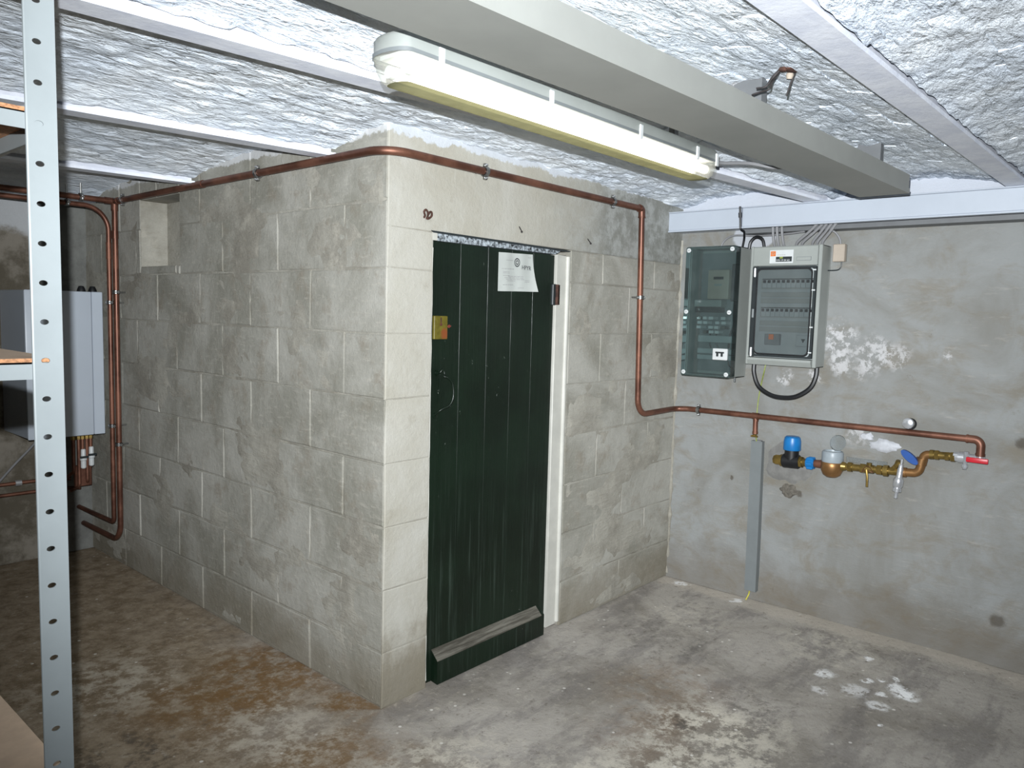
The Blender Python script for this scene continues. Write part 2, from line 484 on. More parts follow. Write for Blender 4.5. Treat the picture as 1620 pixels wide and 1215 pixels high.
def mat_rail_wood():
    m = NT('weathered_grey_wood')
    v = m.noise(1, 8, 0.7, m.mapped((4, 70, 70)))
    m.base(m.mix(m.rng(v, 0.35, 0.65), srgb(66, 63, 56), srgb(112, 109, 100))); m.set(0.85, spec=0.2); m.bump(v, 0.5, 0.005)
    return m.m

def mat_copper():
    m = NT('oxidised_copper')
    a = m.noise(6, 7, 0.65); b = m.noise(30, 6, 0.7)
    c = m.mix(m.rng(a, 0.35, 0.66), srgb(94, 61, 49), srgb(130, 89, 72))
    c = m.mix(m.math('MULTIPLY', m.rng(b, 0.55, 0.75), 0.4), c, srgb(80, 50, 40))
    m.base(c); m.set(0.36, 0.6)
    m.l(m.rng(a, 0.3, 0.7, 0.36, 0.55), m.b.inputs['Roughness'])
    return m.m

def mat_glassy(name, tint, alpha, rough=0.08):
    """thin tinted clear plastic: part see-through, part glossy skin"""
    m = NT(name)
    tr = m.n('ShaderNodeBsdfTransparent'); tr.inputs[0].default_value = tint
    gl = m.n('ShaderNodeBsdfGlossy'); gl.inputs['Roughness'].default_value = rough
    gl.inputs['Color'].default_value = (0.9, 0.95, 0.95, 1)
    df = m.n('ShaderNodeBsdfDiffuse')
    n1 = m.noise(8, 6, 0.7)
    m.l(m.mix(m.rng(n1, 0.3, 0.7), tuple(c * 0.35 for c in tint[:3]) + (1,), tuple(min(1, c * 0.6) for c in tint[:3]) + (1,)), df.inputs[0])
    m1 = m.n('ShaderNodeMixShader'); m1.inputs[0].default_value = alpha
    m.l(tr.outputs[0], m1.inputs[1]); m.l(df.outputs[0], m1.inputs[2])
    fr = m.n('ShaderNodeFresnel'); fr.inputs[0].default_value = 1.45
    m2 = m.n('ShaderNodeMixShader'); m.l(fr.outputs[0], m2.inputs[0])
    m.l(m1.outputs[0], m2.inputs[1]); m.l(gl.outputs[0], m2.inputs[2])
    m.l(m2.outputs[0], m.out.inputs['Surface'])
    return m.m

def mat_diffuser(name, tcol, dcol, opac):
    m = NT(name)
    tr = m.n('ShaderNodeBsdfTransparent'); tr.inputs[0].default_value = tcol
    tl = m.n('ShaderNodeBsdfTranslucent')
    n1 = m.noise(22, 6, 0.7)
    m.l(m.mix(m.rng(n1, 0.3, 0.7), tuple(c * 0.75 for c in dcol[:3]) + (1,), dcol), tl.inputs[0])
    df = m.n('ShaderNodeBsdfDiffuse'); df.inputs[0].default_value = dcol
    m0 = m.n('ShaderNodeMixShader'); m0.inputs[0].default_value = 0.5
    m.l(tl.outputs[0], m0.inputs[1]); m.l(df.outputs[0], m0.inputs[2])
    m1 = m.n('ShaderNodeMixShader'); m1.inputs[0].default_value = opac
    m.l(tr.outputs[0], m1.inputs[1]); m.l(m0.outputs[0], m1.inputs[2])
    m.l(m1.outputs[0], m.out.inputs['Surface'])
    return m.m

def mat_emit(name, c, s):
    m = NT(name)
    e = m.n('ShaderNodeEmission'); e.inputs[0].default_value = c; e.inputs[1].default_value = s
    m.l(e.outputs[0], m.out.inputs['Surface'])
    return m.m

M = {
    'block': mat_block(), 'mortar': mat_mortar(), 'cream': mat_cream(), 'render': mat_render(), 'back': mat_backwall(), 'floor': mat_floor(),
    'whitewash': mat_whitewash(), 'joist': mat_joist(), 'door': mat_door(), 'railwood': mat_rail_wood(), 'copper': mat_copper(),
    'white_frame': plain('white_frame_paint', srgb(186, 185, 177), 0.5, 0, 0.05, 9, 0.2),
    'beam_white': plain('white_beam_enamel', srgb(172, 179, 189), 0.42, 0, 0.02, 4, 0.05),
    'trunk_grey': plain('grey_trunking_plastic', srgb(146, 147, 142), 0.45, 0, 0.03, 6, 0.05),
    'light_grey': plain('light_grey_plastic', srgb(146, 150, 146), 0.45, 0, 0.03, 8, 0.04),
    'mid_grey': plain('mid_grey_plastic', srgb(112, 117, 118), 0.5, 0, 0.04, 8),
    'cable_grey': plain('grey_cable_sheath', srgb(128, 128, 130), 0.5, 0, 0.05, 20),
    'band_grey': plain('dull_grey_steel', srgb(100, 102, 104), 0.55, 0, 0.06, 9, 0.1),
    'black': plain('black_rubber', srgb(20, 21, 24), 0.45, 0, 0.1, 20),
    'dark': plain('dark_plastic', srgb(38, 44, 46), 0.4, 0, 0.08, 20),
    'white_plastic': plain('white_plastic', srgb(200, 203, 203), 0.4, 0, 0.03, 12),
    'boiler': plain('boiler_white_enamel', srgb(178, 186, 196), 0.35, 0, 0.02, 3),
    'beige': plain('beige_plastic', srgb(170, 158, 144), 0.5, 0, 0.03, 12),
    'brass': plain('tarnished_brass', srgb(134, 112, 60), 0.36, 0.7, 0.18, 25),
    'bronze': plain('bronze_casting', srgb(146, 108, 68), 0.42, 0.65, 0.12, 18, 0.1),
    'chrome': plain('chrome_plate', srgb(206, 208, 212), 0.28, 0.7, 0.04, 20),
    'steel': plain('zinc_plated_steel', srgb(150, 150, 148), 0.34, 0.9, 0.12, 30),
    'blue': plain('bright_blue_plastic', srgb(20, 108, 172), 0.38, 0, 0.06, 18),
    'blue_dark': plain('blue_coated_handle', srgb(34, 78, 148), 0.4, 0, 0.06, 18),
    'red': plain('red_coated_lever', srgb(188, 30, 44), 0.38, 0, 0.06, 18),
    'lid_grey': plain('pale_grey_meter_lid', srgb(146, 155, 161), 0.4, 0, 0.04, 18),
    'green_wire': plain('green_yellow_wire', srgb(136, 148, 66), 0.5, 0, 0.15, 60),
    'yellow_wire': plain('yellow_green_wire', srgb(186, 178, 40), 0.5, 0, 0.15, 60),
    'rust': plain('rusty_iron', srgb(76, 50, 41), 0.85, 0.2, 0.3, 60, 0.4),
    'iron': plain('dark_iron', srgb(58, 54, 54), 0.7, 0.4, 0.25, 60, 0.3),
    'shelf_paint': plain('pale_grey_shelf_enamel', srgb(134, 141, 143), 0.45, 0, 0.03, 10),
    'hardboard': plain('beige_hardboard', srgb(190, 166, 142), 0.7, 0, 0.05, 30),
    'board_edge': plain('orange_chipboard_edge', srgb(172, 124, 88), 0.85, 0, 0.25, 220),
    'paper': plain('white_paper', srgb(176, 180, 176), 0.8, 0, 0.03, 14),
    'ink': plain('dark_ink', srgb(70, 72, 74), 0.8),
    'ink_soft': plain('faint_ink', srgb(150, 150, 150), 0.8),
    'head_strip': plain('flaking_silver_strip', srgb(150, 158, 164), 0.5, 0, 0.5, 90, 0.5),
    'plaster': plain('fresh_white_plaster', srgb(190, 192, 197), 0.9, 0, 0.08, 30, 0.5),
    'cement': plain('grey_patch_cement', srgb(120, 119, 116), 0.95, 0, 0.1, 22, 0.6),
    'cement_dark': plain('dark_patch_cement', srgb(100, 95, 87), 0.95, 0, 0.2, 60, 0.8),
    'orange': plain('orange_print', srgb(214, 112, 48), 0.6),
    'breaker': plain('pale_breaker_plastic', srgb(160, 167, 167), 0.5, 0, 0.03, 20),
    'clear_plastic': mat_glassy('clear_plastic', (0.93, 0.95, 0.96, 1), 0.10),
    'smoke': mat_glassy('smoked_teal_plastic', (0.40, 0.49, 0.49, 1), 0.14),
    'smoke_lite': mat_glassy('smoked_grey_plastic', (0.52, 0.555, 0.56, 1), 0.12),
    'diffuser': mat_diffuser('clear_ribbed_diffuser', (0.96, 0.96, 0.93, 1), (0.9, 0.9, 0.86, 1), 0.22),
    'diffuser_dust': mat_diffuser('yellowed_dusty_diffuser', (0.55, 0.53, 0.3, 1), srgb(112, 112, 88), 0.95),
    'tube': mat_emit('lit_fluorescent_tube', (1.0, 0.95, 0.80, 1), TUBE_STRENGTH),
    'waste': plain('grey_white_waste_pipe', srgb(188, 188, 184), 0.45),
}
def mat_plate():
    m = NT('rusty_brass_lock_plate')
    s_ = m.spot((0.285, 0.0, 1.372), 0.012, 0.028, 0.03, 60)
    c = m.mix(m.rng(m.noise(50, 5, 0.6), 0.35, 0.65), srgb(82, 74, 16), srgb(98, 90, 26))
    c = m.mix(s_, c, srgb(118, 62, 28))
    m.base(c); m.set(0.55, 0.0)
    return m.m
M['plate'] = mat_plate()

# ================================================================== the setting
W = 2.056
LB = 2.70                       # the back wall
ZC = 2.2

def hsum(x, y, z=0.0, o=5, s=1.0):
    return noise.fractal(Vector((x * s, y * s, z)), 0.9, 2.0, o)

# ---- floor
def build_floor():
    mb = MB()
    x0, x1, y0, y1, st = -3.3, 2.2, -3.7, 2.9, 0.06
    nx = int((x1 - x0) / st) + 1; ny = int((y1 - y0) / st) + 1
    vv = []
    for j in range(ny):
        for i in range(nx):
            x = x0 + i * st; y = y0 + j * st
            vv.append((x, y, 0.006 * hsum(x, y, 3.1, 4, 1.3) - 0.002))
    ff = [[j * nx + i, j * nx + i + 1, (j + 1) * nx + i + 1, (j + 1) * nx + i] for j in range(ny - 1) for i in range(nx - 1)]
    mb.add(vv, ff)
    o = mb.build('floor', M['floor'], None, smooth=60, fix=False)
    tag(o, 'worn concrete floor with brown damp stains and spilled white paint', kind='structure')
build_floor()

# ---- block walls
COURSE = [0.0] + [0.21 + 0.2325 * k for k in range(9)]
COURSE[-1] = 2.19

def block(parent, plane, a0, a1, z0, z1, mat, gap=0.0032, rec=0.006, name='block', proud=0.0016):
    """one concrete block showing on the plane 'x' (x = 0, facing -X) or 'y' (y = 0, facing -Y)"""
    j = lambda s=0.0022: random.uniform(-s, s)
    p = random.uniform(0, proud)
    A0, A1, Z0, Z1 = a0 + gap, a1 - gap, z0 + gap, z1 - gap
    cor = [(A0 + j(), Z0 + j()), (A1 + j(), Z0 + j()), (A1 + j(), Z1 + j()), (A0 + j(), Z1 + j())]
    b = 0.004
    inn = [(cor[0][0] + b, cor[0][1] + b), (cor[1][0] - b, cor[1][1] + b), (cor[2][0] - b, cor[2][1] - b), (cor[3][0] + b, cor[3][1] - b)]
    P = (lambda a, z, d: (d, a, z)) if plane == 'x' else (lambda a, z, d: (a, d, z))
    vv = [P(a, z, -p + j(0.001)) for a, z in inn] + [P(a, z, -p + 0.0022) for a, z in cor] + [P(a, z, rec + 0.004) for a, z in cor]
    ff = [[0, 1, 2, 3]]
    for i in range(4):
        k = (i + 1) % 4
        ff += [[4 + i, 4 + k, k, i], [8 + i, 8 + k, 4 + k, 4 + i]]
    mb = MB().add(vv, ff)
    return mb.build(name, mat, parent, smooth=0)

# left face of the built-in cell
wl = MB()
NY0, NY1, NZ0, NZ1 = 1.545, 1.98, 1.648, 1.985        # open pocket near the far end
wl.box(0.0048, 0.142, 0.004, NY0, 0, ZC); wl.box(0.0048, 0.142, NY1, LB + 0.1, 0, ZC)
wl.box(0.0048, 0.142, NY0, NY1, 0, NZ0); wl.box(0.0048, 0.142, NY0, NY1, NZ1, ZC)
wl.box(0.142, 0.16, NY0 - 0.02, NY1 + 0.02, NZ0 - 0.02, NZ1 + 0.02)
def smear(mb, plane, a0, a1, z0, z1, hole=None, seed=0.0, st=0.026):
    """uneven mortar skin: mostly just behind the block faces, here and there smeared over them"""
    na = int((a1 - a0) / st); nz_ = int((z1 - z0) / st); vv = []; ff = []
    for j in range(nz_ + 1):
        for i in range(na + 1):
            a = a0 + (a1 - a0) * i / na; z = z0 + (z1 - z0) * j / nz_
            n_ = noise.fractal(Vector((a * 2.6 + seed, z * 4.2, seed)), 0.7, 2.2, 5)
            d = 0.0018 - 0.0080 * (n_ + 0.0) + 0.0012 * noise.noise(Vector((a * 40, z * 40, seed)))
            d = max(-0.0045, min(0.0046, d))
            if i in (0, na) or j in (0, nz_): d = max(d, 0.003)
            vv.append((d, a, z) if plane == 'x' else (a, d, z))
    for j in range(nz_):
        for i in range(na):
            if hole:
                ac = a0 + (a1 - a0) * (i + 0.5) / na; zc = z0 + (z1 - z0) * (j + 0.5) / nz_
                if hole[0] - 0.03 < ac < hole[1] + 0.03 and hole[2] - 0.03 < zc < hole[3] + 0.03: continue
            ff.append([j * (na + 1) + i, j * (na + 1) + i + 1, (j + 1) * (na + 1) + i + 1, (j + 1) * (na + 1) + i])
    mb.add(vv, ff)
smear(wl, 'x', 0.004, LB + 0.05, 0.0, 2.19, (NY0, NY1, NZ0, NZ1), 3.7)
wall_left = tag(wl.build('wall_left', M['mortar'], None, smooth=30, fix=False), 'long limewashed concrete block wall left of the green door', kind='structure')
for k in range(len(COURSE) - 1):
    z0, z1 = COURSE[k], COURSE[k + 1]
    rowA = (k % 2 == 1)
    js = [0.24 + 0.4475 * i for i in range(6)] if rowA else [0.455 + 0.4435 * i for i in range(6)]
    js = [0.0] + [v for v in js if v < LB - 0.1] + [LB + 0.05]
    for a0, a1 in zip(js[:-1], js[1:]):
        pieces = [(a0, a1, z0, z1)]
        if z1 > NZ0 and z0 < NZ1 and a1 > NY0 and a0 < NY1:       # cut around the pocket
            pieces = []
            if a0 < NY0: pieces.append((a0, NY0, z0, z1))
            if a1 > NY1: pieces.append((NY1, a1, z0, z1))
            m0, m1 = max(a0, NY0), min(a1, NY1)
            if z0 < NZ0: pieces.append((m0, m1, z0, NZ0))
            if z1 > NZ1: pieces.append((m0, m1, NZ1, z1))
        for q in pieces:
            if q[1] - q[0] > 0.02 and q[3] - q[2] > 0.02:
                block(wall_left, 'x', *q, M['block'])

# door wall
DX0, DX1, DZ = 0.213, 1.060, 1.748
wf = MB()
wf.box(0.02, DX0, 0.0014, 0.16, 0, ZC); wf.box(DX1, W + 0.1, 0.0048, 0.16, 0, ZC); wf.box(DX0, DX1, 0.0014, 0.16, DZ, ZC)
smear(wf, 'y', DX1 + 0.002, W + 0.03, 0.0, DZ, None, 8.3)
wall_front = tag(wf.build('wall_front', M['mortar'], None, smooth=30, fix=False), 'block wall around the green door', kind='structure')
for k in range(len(COURSE) - 1):
    z0, z1 = COURSE[k], COURSE[k + 1]
    if z0 < DZ - 0.03:
        block(wall_front, 'y', 0.0, DX0 + 0.004, z0, min(z1, DZ), M['cream'], gap=0.0004, rec=0.004, proud=0.0003)
        js = [DX1 - 0.004] + ([1.31, 1.78] if k % 2 == 1 else [1.55]) + [W + 0.03]
        for a0, a1 in zip(js[:-1], js[1:]):
            block(wall_front, 'y', a0, a1, z0, min(z1, DZ), M['block'], gap=0.0024, rec=0.005, proud=0.0014)
block(wall_front, 'y', 0.0, W + 0.03, DZ, 2.19, M['cream'], gap=0.0008, rec=0.003, name='lintel', proud=0.0006)

# right wall
wr = MB()
nx, nz = 90, 46
vv = []
for j in range(nz + 1):
    for i in range(nx + 1):
        y = 0.12 - 3.8 * i / nx; z = ZC * j / nz
        vv.append((W - 0.006 * hsum(y, z, 1.7, 4, 1.6) - (0.006 if z < 0.12 else 0), y, z))
wr.add(vv, [[j * (nx + 1) + i, j * (nx + 1) + i + 1, (j + 1) * (nx + 1) + i + 1, (j + 1) * (nx + 1) + i] for j in range(nz) for i in range(nx)])
wr.box(W + 0.02, W + 0.12, -3.7, 0.12, 0, ZC)
wall_right = tag(wr.build('wall_right', M['render'], None, smooth=60, fix=False), 'stained cement-rendered wall behind the electrical boxes', kind='structure')

def lump(name, mat, parent, c, ry, rz, th, seed, n=26, drop=0.0):
    """flat irregular dab of mortar on the right wall"""
    mb = MB(); vv = [(W - th - 0.004, c[0], c[1])]; rings = 3
    for k in range(1, rings + 1):
        for i in range(n):
            a = 2 * PI * i / n
            q = 1 + 0.38 * noise.fractal(Vector((math.cos(a) * 1.6 + seed, math.sin(a) * 1.6, seed)), 0.8, 2, 4)
            f = k / rings
            y = c[0] + math.cos(a) * ry * q * f; z = c[1] + math.sin(a) * rz * q * f - (drop * f if math.sin(a) < -0.6 else 0)
            x = W - 0.004 - th * (1 - f ** 2.5) + 0.0015 * noise.noise(Vector((y * 60, z * 60, seed)))
            if k == rings: x = W + 0.012
            vv.append((x, y, z))
    ff = [[0, 1 + i, 1 + (i + 1) % n] for i in range(n)]
    for k in range(rings - 1):
        b0 = 1 + k * n; b1 = b0 + n
        ff += [[b0 + i, b1 + i, b1 + (i + 1) % n, b0 + (i + 1) % n] for i in range(n)]
    mb.add(vv, ff)
    return mb.build(name, mat, parent, smooth=50)
lump('cement_patch', M['cement'], wall_right, (-0.655, 0.755), 0.135, 0.135, 0.010, 1.3)
lump('cement_patch', M['cement_dark'], wall_right, (-0.668, 0.605), 0.058, 0.040, 0.004, 4.9, n=40)
lump('plaster_patch', M['plaster'], wall_right, (-1.10, 0.895), 0.085, 0.036, 0.014, 2.2)
lump('plaster_patch', M['plaster'], wall_right, (-1.02, 0.925), 0.04, 0.022, 0.010, 7.7)
# ragged mortar seam in the inner corner
mb = MB()
pts = [(W - 0.004, -0.004, 0.02 + 1.86 * i / 90) for i in range(91)]
mb.tube([(W + 0.004 + 0.004 * noise.noise(Vector((p[2] * 22, 3, 1))), 0.0, p[2]) for p in pts], [max(0.003, 0.011 + 0.012 * noise.fractal(Vector((p[2] * 13, 0, 5)), 0.8, 2, 4)) for p in pts], 8)
mb.build('mortar_seam', M['mortar'], wall_right, smooth=50)

# back wall, the wall behind the photographer and the far left wall
tag(MB().box(-3.3, 0.02, LB, LB + 0.12, 0, ZC).build('wall_back', M['back'], None, smooth=0), 'dark old plaster wall behind the boiler', kind='structure')
tag(MB().box(-3.3, W + 0.1, -3.72, -3.6, 0, ZC).build('wall_rear', M['back'], None, smooth=0), 'old plaster wall behind the photographer', kind='structure')
tag(MB().box(-3.3, -3.2, -3.7, LB + 0.1, 0, ZC).build('wall_far_left', M['back'], None, smooth=0), 'old plaster wall at the far left', kind='structure')

# ---- ceiling: shallow brick vaults between steel joists
ZF = 2.015                       # underside of the joist flanges
JO = [(-3.58, 0.0), (-2.53, -0.01), (-1.478, -0.021), (-0.532, -0.095), (0.372, -0.135), (1.46, -0.12), (2.62, -0.05)]   # far edge of each flange: y = a + b x
FWID = 0.075
def jfar(k, x): return JO[k][0] + JO[k][1] * x
def jnear(k, x): return jfar(k, x) - FWID
BRX, BRY = 0.215, 0.072
def relief(x, y, k, groove=True):
    """roughness of the whitewashed bricks, positive is down"""
    c = math.floor(y / BRY + 0.12 * noise.noise(Vector((x * 2, k * 3.1, 0))))
    xo = x / BRX + (0.5 if c % 2 else 0.0) + 0.13 * math.sin(c * 12.9)
    i = math.floor(xo)
    fy = y / BRY - math.floor(y / BRY); fx = xo - i
    e = min(min(fx, 1 - fx) * BRX, min(fy, 1 - fy) * BRY)
    g = max(0.0, 1 - e / 0.009)
    rnd = noise.cell(Vector((i * 1.7 + 0.3, c * 2.3 + 0.4, k + 0.5)))
    h = (0.004 if groove else 0.002) * rnd - (0.006 if groove else 0.001) * g * (0.55 + 0.6 * noise.noise(Vector((x * 7, y * 7, 2))))
    h += 0.0075 * noise.fractal(Vector((x * 14, y * 34, k)), 0.8, 2.1, 4) + 0.005 * noise.noise(Vector((x * 5, y * 9, k + 9)))
    return h
def vault(k, x, t):
    return ZF + 0.024 + 0.060 * (1 - (2 * t - 1) ** 2)
X0, X1 = -3.3, W + 0.08
ceiling = thing('ceiling', (0, 0, ZF), 'whitewashed brick vault ceiling between steel joists', kind='structure')
BRICK_BAYS = {2: (-0.98, 1.93), 1: (-0.55, 1.93)}
for k in range(len(JO) - 1):
    fine = k in (1, 2, 3, 4)
    sx = 0.016 if k in (2, 3) else (0.02 if fine else 0.05)
    nx_ = int((X1 - X0) / sx); ny_ = 76 if k in (2, 3) else (60 if fine else 30)
    vv = []
    for i in range(nx_ + 1):
        x = X0 + (X1 - X0) * i / nx_
        ya, yb = jfar(k, x) - 0.004, jnear(k + 1, x) + 0.004
        for j in range(ny_ + 1):
            t = j / ny_; y = ya + (yb - ya) * t
            inb = k in BRICK_BAYS and BRICK_BAYS[k][0] < x < BRICK_BAYS[k][1] and 0.02 < t < 0.98
            z = vault(k, x, t) - relief(x, y, k, not inb)
            if inb: z += 0.003
            vv.append((x, y, z))
    n1 = ny_ + 1
    mb = MB().add(vv, [[i * n1 + j, i * n1 + j + 1, (i + 1) * n1 + j + 1, (i + 1) * n1 + j] for i in range(nx_) for j in range(ny_)])
    mb.build('vault', M['whitewash'], ceiling, smooth=80, fix=False)
# bricks that can be told apart in the two bays nearest the lens
nb = 0
for k, (bx0, bx1) in BRICK_BAYS.items():
    xm = 0.5 * (bx0 + bx1)
    c0 = math.floor((jfar(k, bx0) + 0.0) / BRY); c1 = math.ceil((jnear(k + 1, bx1)) / BRY) + 4
    for c in range(c0 - 2, c1 + 3):
        if k == 1 and c * BRY < -2.05: continue
        i0 = math.floor(bx0 / BRX); i1 = math.ceil(bx1 / BRX) + 1
        for i in range(i0, i1):
            off = (0.5 if c % 2 else 0.0) + 0.13 * math.sin(c * 12.9)
            xa = (i - off) * BRX + 0.0012; xb = (i + 1 - off) * BRX - 0.0012
            if xa < bx0 or xb > bx1 + 0.1: continue
            ya = c * BRY + 0.0012; yb = (c + 1) * BRY - 0.0012
            lim0 = max(jfar(k, xa), jfar(k, xb)) + 0.004; lim1 = min(jnear(k + 1, xa), jnear(k + 1, xb)) - 0.004
            ya = max(ya, lim0); yb = min(yb, lim1)
            if yb - ya < 0.02: continue
            if nb >= 300: continue
            nb += 1
            gx, gy = 5, 2
            tilt = random.uniform(-0.02, 0.02)
            vv = []
            for layer in range(2):
                for p in range(gx + 1):
                    for q in range(gy + 1):
                        x = xa + (xb - xa) * p / gx; y = ya + (yb - ya) * q / gy
                        edge = p in (0, gx) or q in (0, gy)
                        if edge and layer == 0:
                            x += 0.003 * noise.noise(Vector((x * 40, y * 40, 1))); y += 0.003 * noise.noise(Vector((x * 40, y * 40, 7)))
                        t = (y - jfar(k, x)) / (jnear(k + 1, x) - jfar(k, x))
                        z = vault(k, x, t) - 0.004 * noise.cell(Vector((i * 1.7 + 0.3, c * 2.3 + 0.4, k + 0.5))) - 0.004 * noise.fractal(Vector((x * 16, y * 30, k)), 0.85, 2.1, 4) - 0.002 + tilt * (x - xa - 0.1)
                        if edge: z += 0.0065 + 0.003 * noise.noise(Vector((x * 30, y * 30, 4)))
                        if layer: z = vault(k, x, t) + 0.022
                        vv.append((x, y, z))
            m1 = gy + 1; L = (gx + 1) * m1
            ff = [[p * m1 + q, p * m1 + q + 1, (p + 1) * m1 + q + 1, (p + 1) * m1 + q] for p in range(gx) for q in range(gy)]
            ring = [p * m1 for p in range(gx + 1)] + [gx * m1 + q for q in range(1, gy + 1)] + [p * m1 + gy for p in range(gx - 1, -1, -1)] + [q for q in range(gy - 1, 0, -1)]
            for a, b in zip(ring, ring[1:] + ring[:1]): ff.append([a, b, L + b, L + a])
            MB().add(vv, ff).build('brick', M['whitewash'], ceiling, smooth=40)
# slab above so that no light leaks
MB().box(X0, X1, -3.72, LB + 0.12, 2.16, ZC + 0.02).build('slab', M['back'], ceiling, smooth=0)
# joists
JL = ['steel joist flange behind the photographer', 'steel joist flange over the photographer', 'white steel joist flange right of the grey trunking', 'white steel joist flange just behind the fluorescent lamp',
      'white steel joist flange that ends above the long block wall', 'white steel joist flange nearest the boiler', 'white steel joist flange against the boiler wall']
for k in range(len(JO)):
    mb = MB()
    xe = W + 0.05
    for (z0, z1, e0, e1) in ((ZF, ZF + 0.012, 0.0, FWID), (ZF + 0.012, 2.15, FWID / 2 - 0.005, FWID / 2 + 0.005)):
        poly = [(X0, jfar(k, X0) - e1, z0), (xe, jfar(k, xe) - e1, z0), (xe, jfar(k, xe) - e0, z0), (X0, jfar(k, X0) - e0, z0)]
        mb.prism(poly, (0, 0, 0), (0, 0, z1 - z0))
    tag(mb.build('trim_%d' % (k + 1), M['joist'], None, smooth=0), JL[k], kind='structure')

# ================================================================== the door
door = thing('door_1', (0.59, 0.02, 0.0), 'dark green boarded cellar door hung in a white frame', kind='structure')
YF = 0.014                                    # face of the boards
for a0, a1 in ((0.226, 0.374), (0.374, 0.529), (0.529, 0.674), (0.674, 0.812), (0.812, 0.957)):
    mb = MB()
    g = 0.0004; b = 0.0006
    zt = 1.716 + 0.003 * (a0 - 0.226)
    prof = [(a0 + g, YF + b), (a0 + g + b, YF), (a1 - g - b, YF), (a1 - g, YF + b), (a1 - g, YF + 0.03), (a0 + g, YF + 0.03)]
    mb.prism([(x, y, 0.012) for x, y in prof], (0, 0, 0), (0, 0, zt - 0.012))
    mb.build('plank', M['door'], door, smooth=0)
MB().box(0.226, 0.957, YF + 0.03, YF + 0.045, 0.015, 1.71).build('ledge_boards', M['door'], door, smooth=0)
rail = MB()
rail.prism([(0.258, YF, 0.01), (0.258, YF, 0.136), (0.258, YF - 0.034, 0.102), (0.258, YF - 0.034, 0.006)], (0, 0, 0), (0.66, 0, 0))
ro = rail.build('bottom_rail', M['door'], door, smooth=0)
MB().prism([(0.256, YF - 0.001, 0.1395), (0.256, YF - 0.037, 0.1045), (0.256, YF - 0.036, 0.1005), (0.256, YF, 0.1355)], (0, 0, 0), (0.640, 0, 0.0)).build('weathered_top', M['railwood'], ro, smooth=0)
# handle: bent iron pull
hd = MB()
hp = [(0.262, YF, 1.222), (0.262, YF - 0.014, 1.226), (0.268, YF - 0.018, 1.236), (0.276, YF - 0.020, 1.232), (0.278, YF - 0.022, 1.220), (0.272, YF - 0.026, 1.212), (0.284, YF - 0.034, 1.208), (0.302, YF - 0.040, 1.188), (0.308, YF - 0.042, 1.155), (0.305, YF - 0.042, 1.125), (0.292, YF - 0.038, 1.102), (0.272, YF - 0.030, 1.092), (0.256, YF - 0.022, 1.082), (0.252, YF - 0.008, 1.068), (0.254, YF, 1.060)]
hd.tube(spline(hp, 5), 0.0042, 8)
ho = hd.build('pull_handle', M['door'], door, smooth=60); ho['label'] = 'bent iron pull handle painted dark green'
for zz, xx in ((1.224, 0.262), (1.062, 0.254)):
    MB().lathe([(0.0, 0.0), (0.012, 0.0), (0.012, 0.003), (0.0, 0.005)], (xx, YF, zz), (0, -1, 0), 12, caps=False).build('handle_rose', M['door'], ho)
# lock plate
lp = MB().box(0.231, 0.300, YF - 0.012, YF, 1.352, 1.440, 0.002).build('lock_plate', M['plate'], door, smooth=30)
lp['label'] = 'rusty yellow lock plate'
MB().lathe([(0.0, 0.0), (0.006, 0.0), (0.006, 0.003), (0.0, 0.004)], (0.264, YF - 0.012, 1.408), (0, -1, 0), 12, caps=False).build('keyhole_cover', M['copper'], lp)
MB().box(0.2615, 0.2665, YF - 0.0145, YF - 0.012, 1.415, 1.434).build('keyhole_slot', M['rust'], lp, smooth=0)
MB().prism([(0.304, YF - 0.0012, 1.400), (0.318, YF - 0.0012, 1.394), (0.330, YF - 0.0012, 1.402), (0.318, YF - 0.0012, 1.408)], (0, 0, 0), (0, 0.0012, 0)).build('red_paint_smear', plain('dull_red_paint', srgb(112, 48, 38), 0.6), door, smooth=0)
# hinge
hg = MB().box(0.940, 0.992, YF - 0.010, YF + 0.004, 1.498, 1.592, 0.003)
ho2 = hg.build('hinge', M['dark'], door, smooth=30)
MB().cyl((0.966, YF - 0.012, 1.500), (0.966, YF - 0.012, 1.590), 0.008, 10).build('hinge_pin', M['rust'], ho2)
# frame
fr = thing('door_frame', (0.6, 0.02, 0), parent=door)
mb = MB().box(0.962, 1.030, 0.004, 0.10, 0.016, 1.722, 0.003)
mb.tube([(1.040, 0.004, 0.03), (1.040, 0.004, 1.716)], 0.012, 10)
mb.box(1.030, 1.058, 0.006, 0.10, 0.02, 1.718)
jr = mb.build('right_jamb', M['white_frame'], fr, smooth=40); jr['label'] = 'white painted door jamb'
mb = MB()
zz = [0.03 + 1.66 * i / 40 for i in range(41)]
mb.tube([(0.2165 + 0.0018 * noise.noise(Vector((z * 9, 2, 1))), 0.006, z) for z in zz], [0.0048 + 0.0022 * noise.noise(Vector((z * 14, 1, 4))) for z in zz], 6)
mb.box(0.212, 0.2245, 0.010, 0.09, 0.0, 1.73)
mb.box(0.2125, 0.236, -0.001, 0.012, 1.717, 1.745)
mb.build('left_jamb', M['white_frame'], fr, smooth=40)
MB().prism([(0.237, 0.004, 1.717), (0.955, 0.004, 1.722), (0.985, 0.004, 1.738), (0.237, 0.004, 1.744)], (0, 0, 0), (0, 0.09, 0)).build('head_strip', M['head_strip'], fr, smooth=0)
MB().prism([(0.215, -0.004, 1.744), (0.70, -0.004, 1.741), (1.04, -0.004, 1.738), (1.05, -0.004, 1.743), (0.70, -0.004, 1.748), (0.205, -0.004, 1.751)], (0, 0, 0), (0, 0.05, 0)).build('painted_head_gap', M['dark'], fr, smooth=0)  # dark strip stands in for the shaded gap line above the head

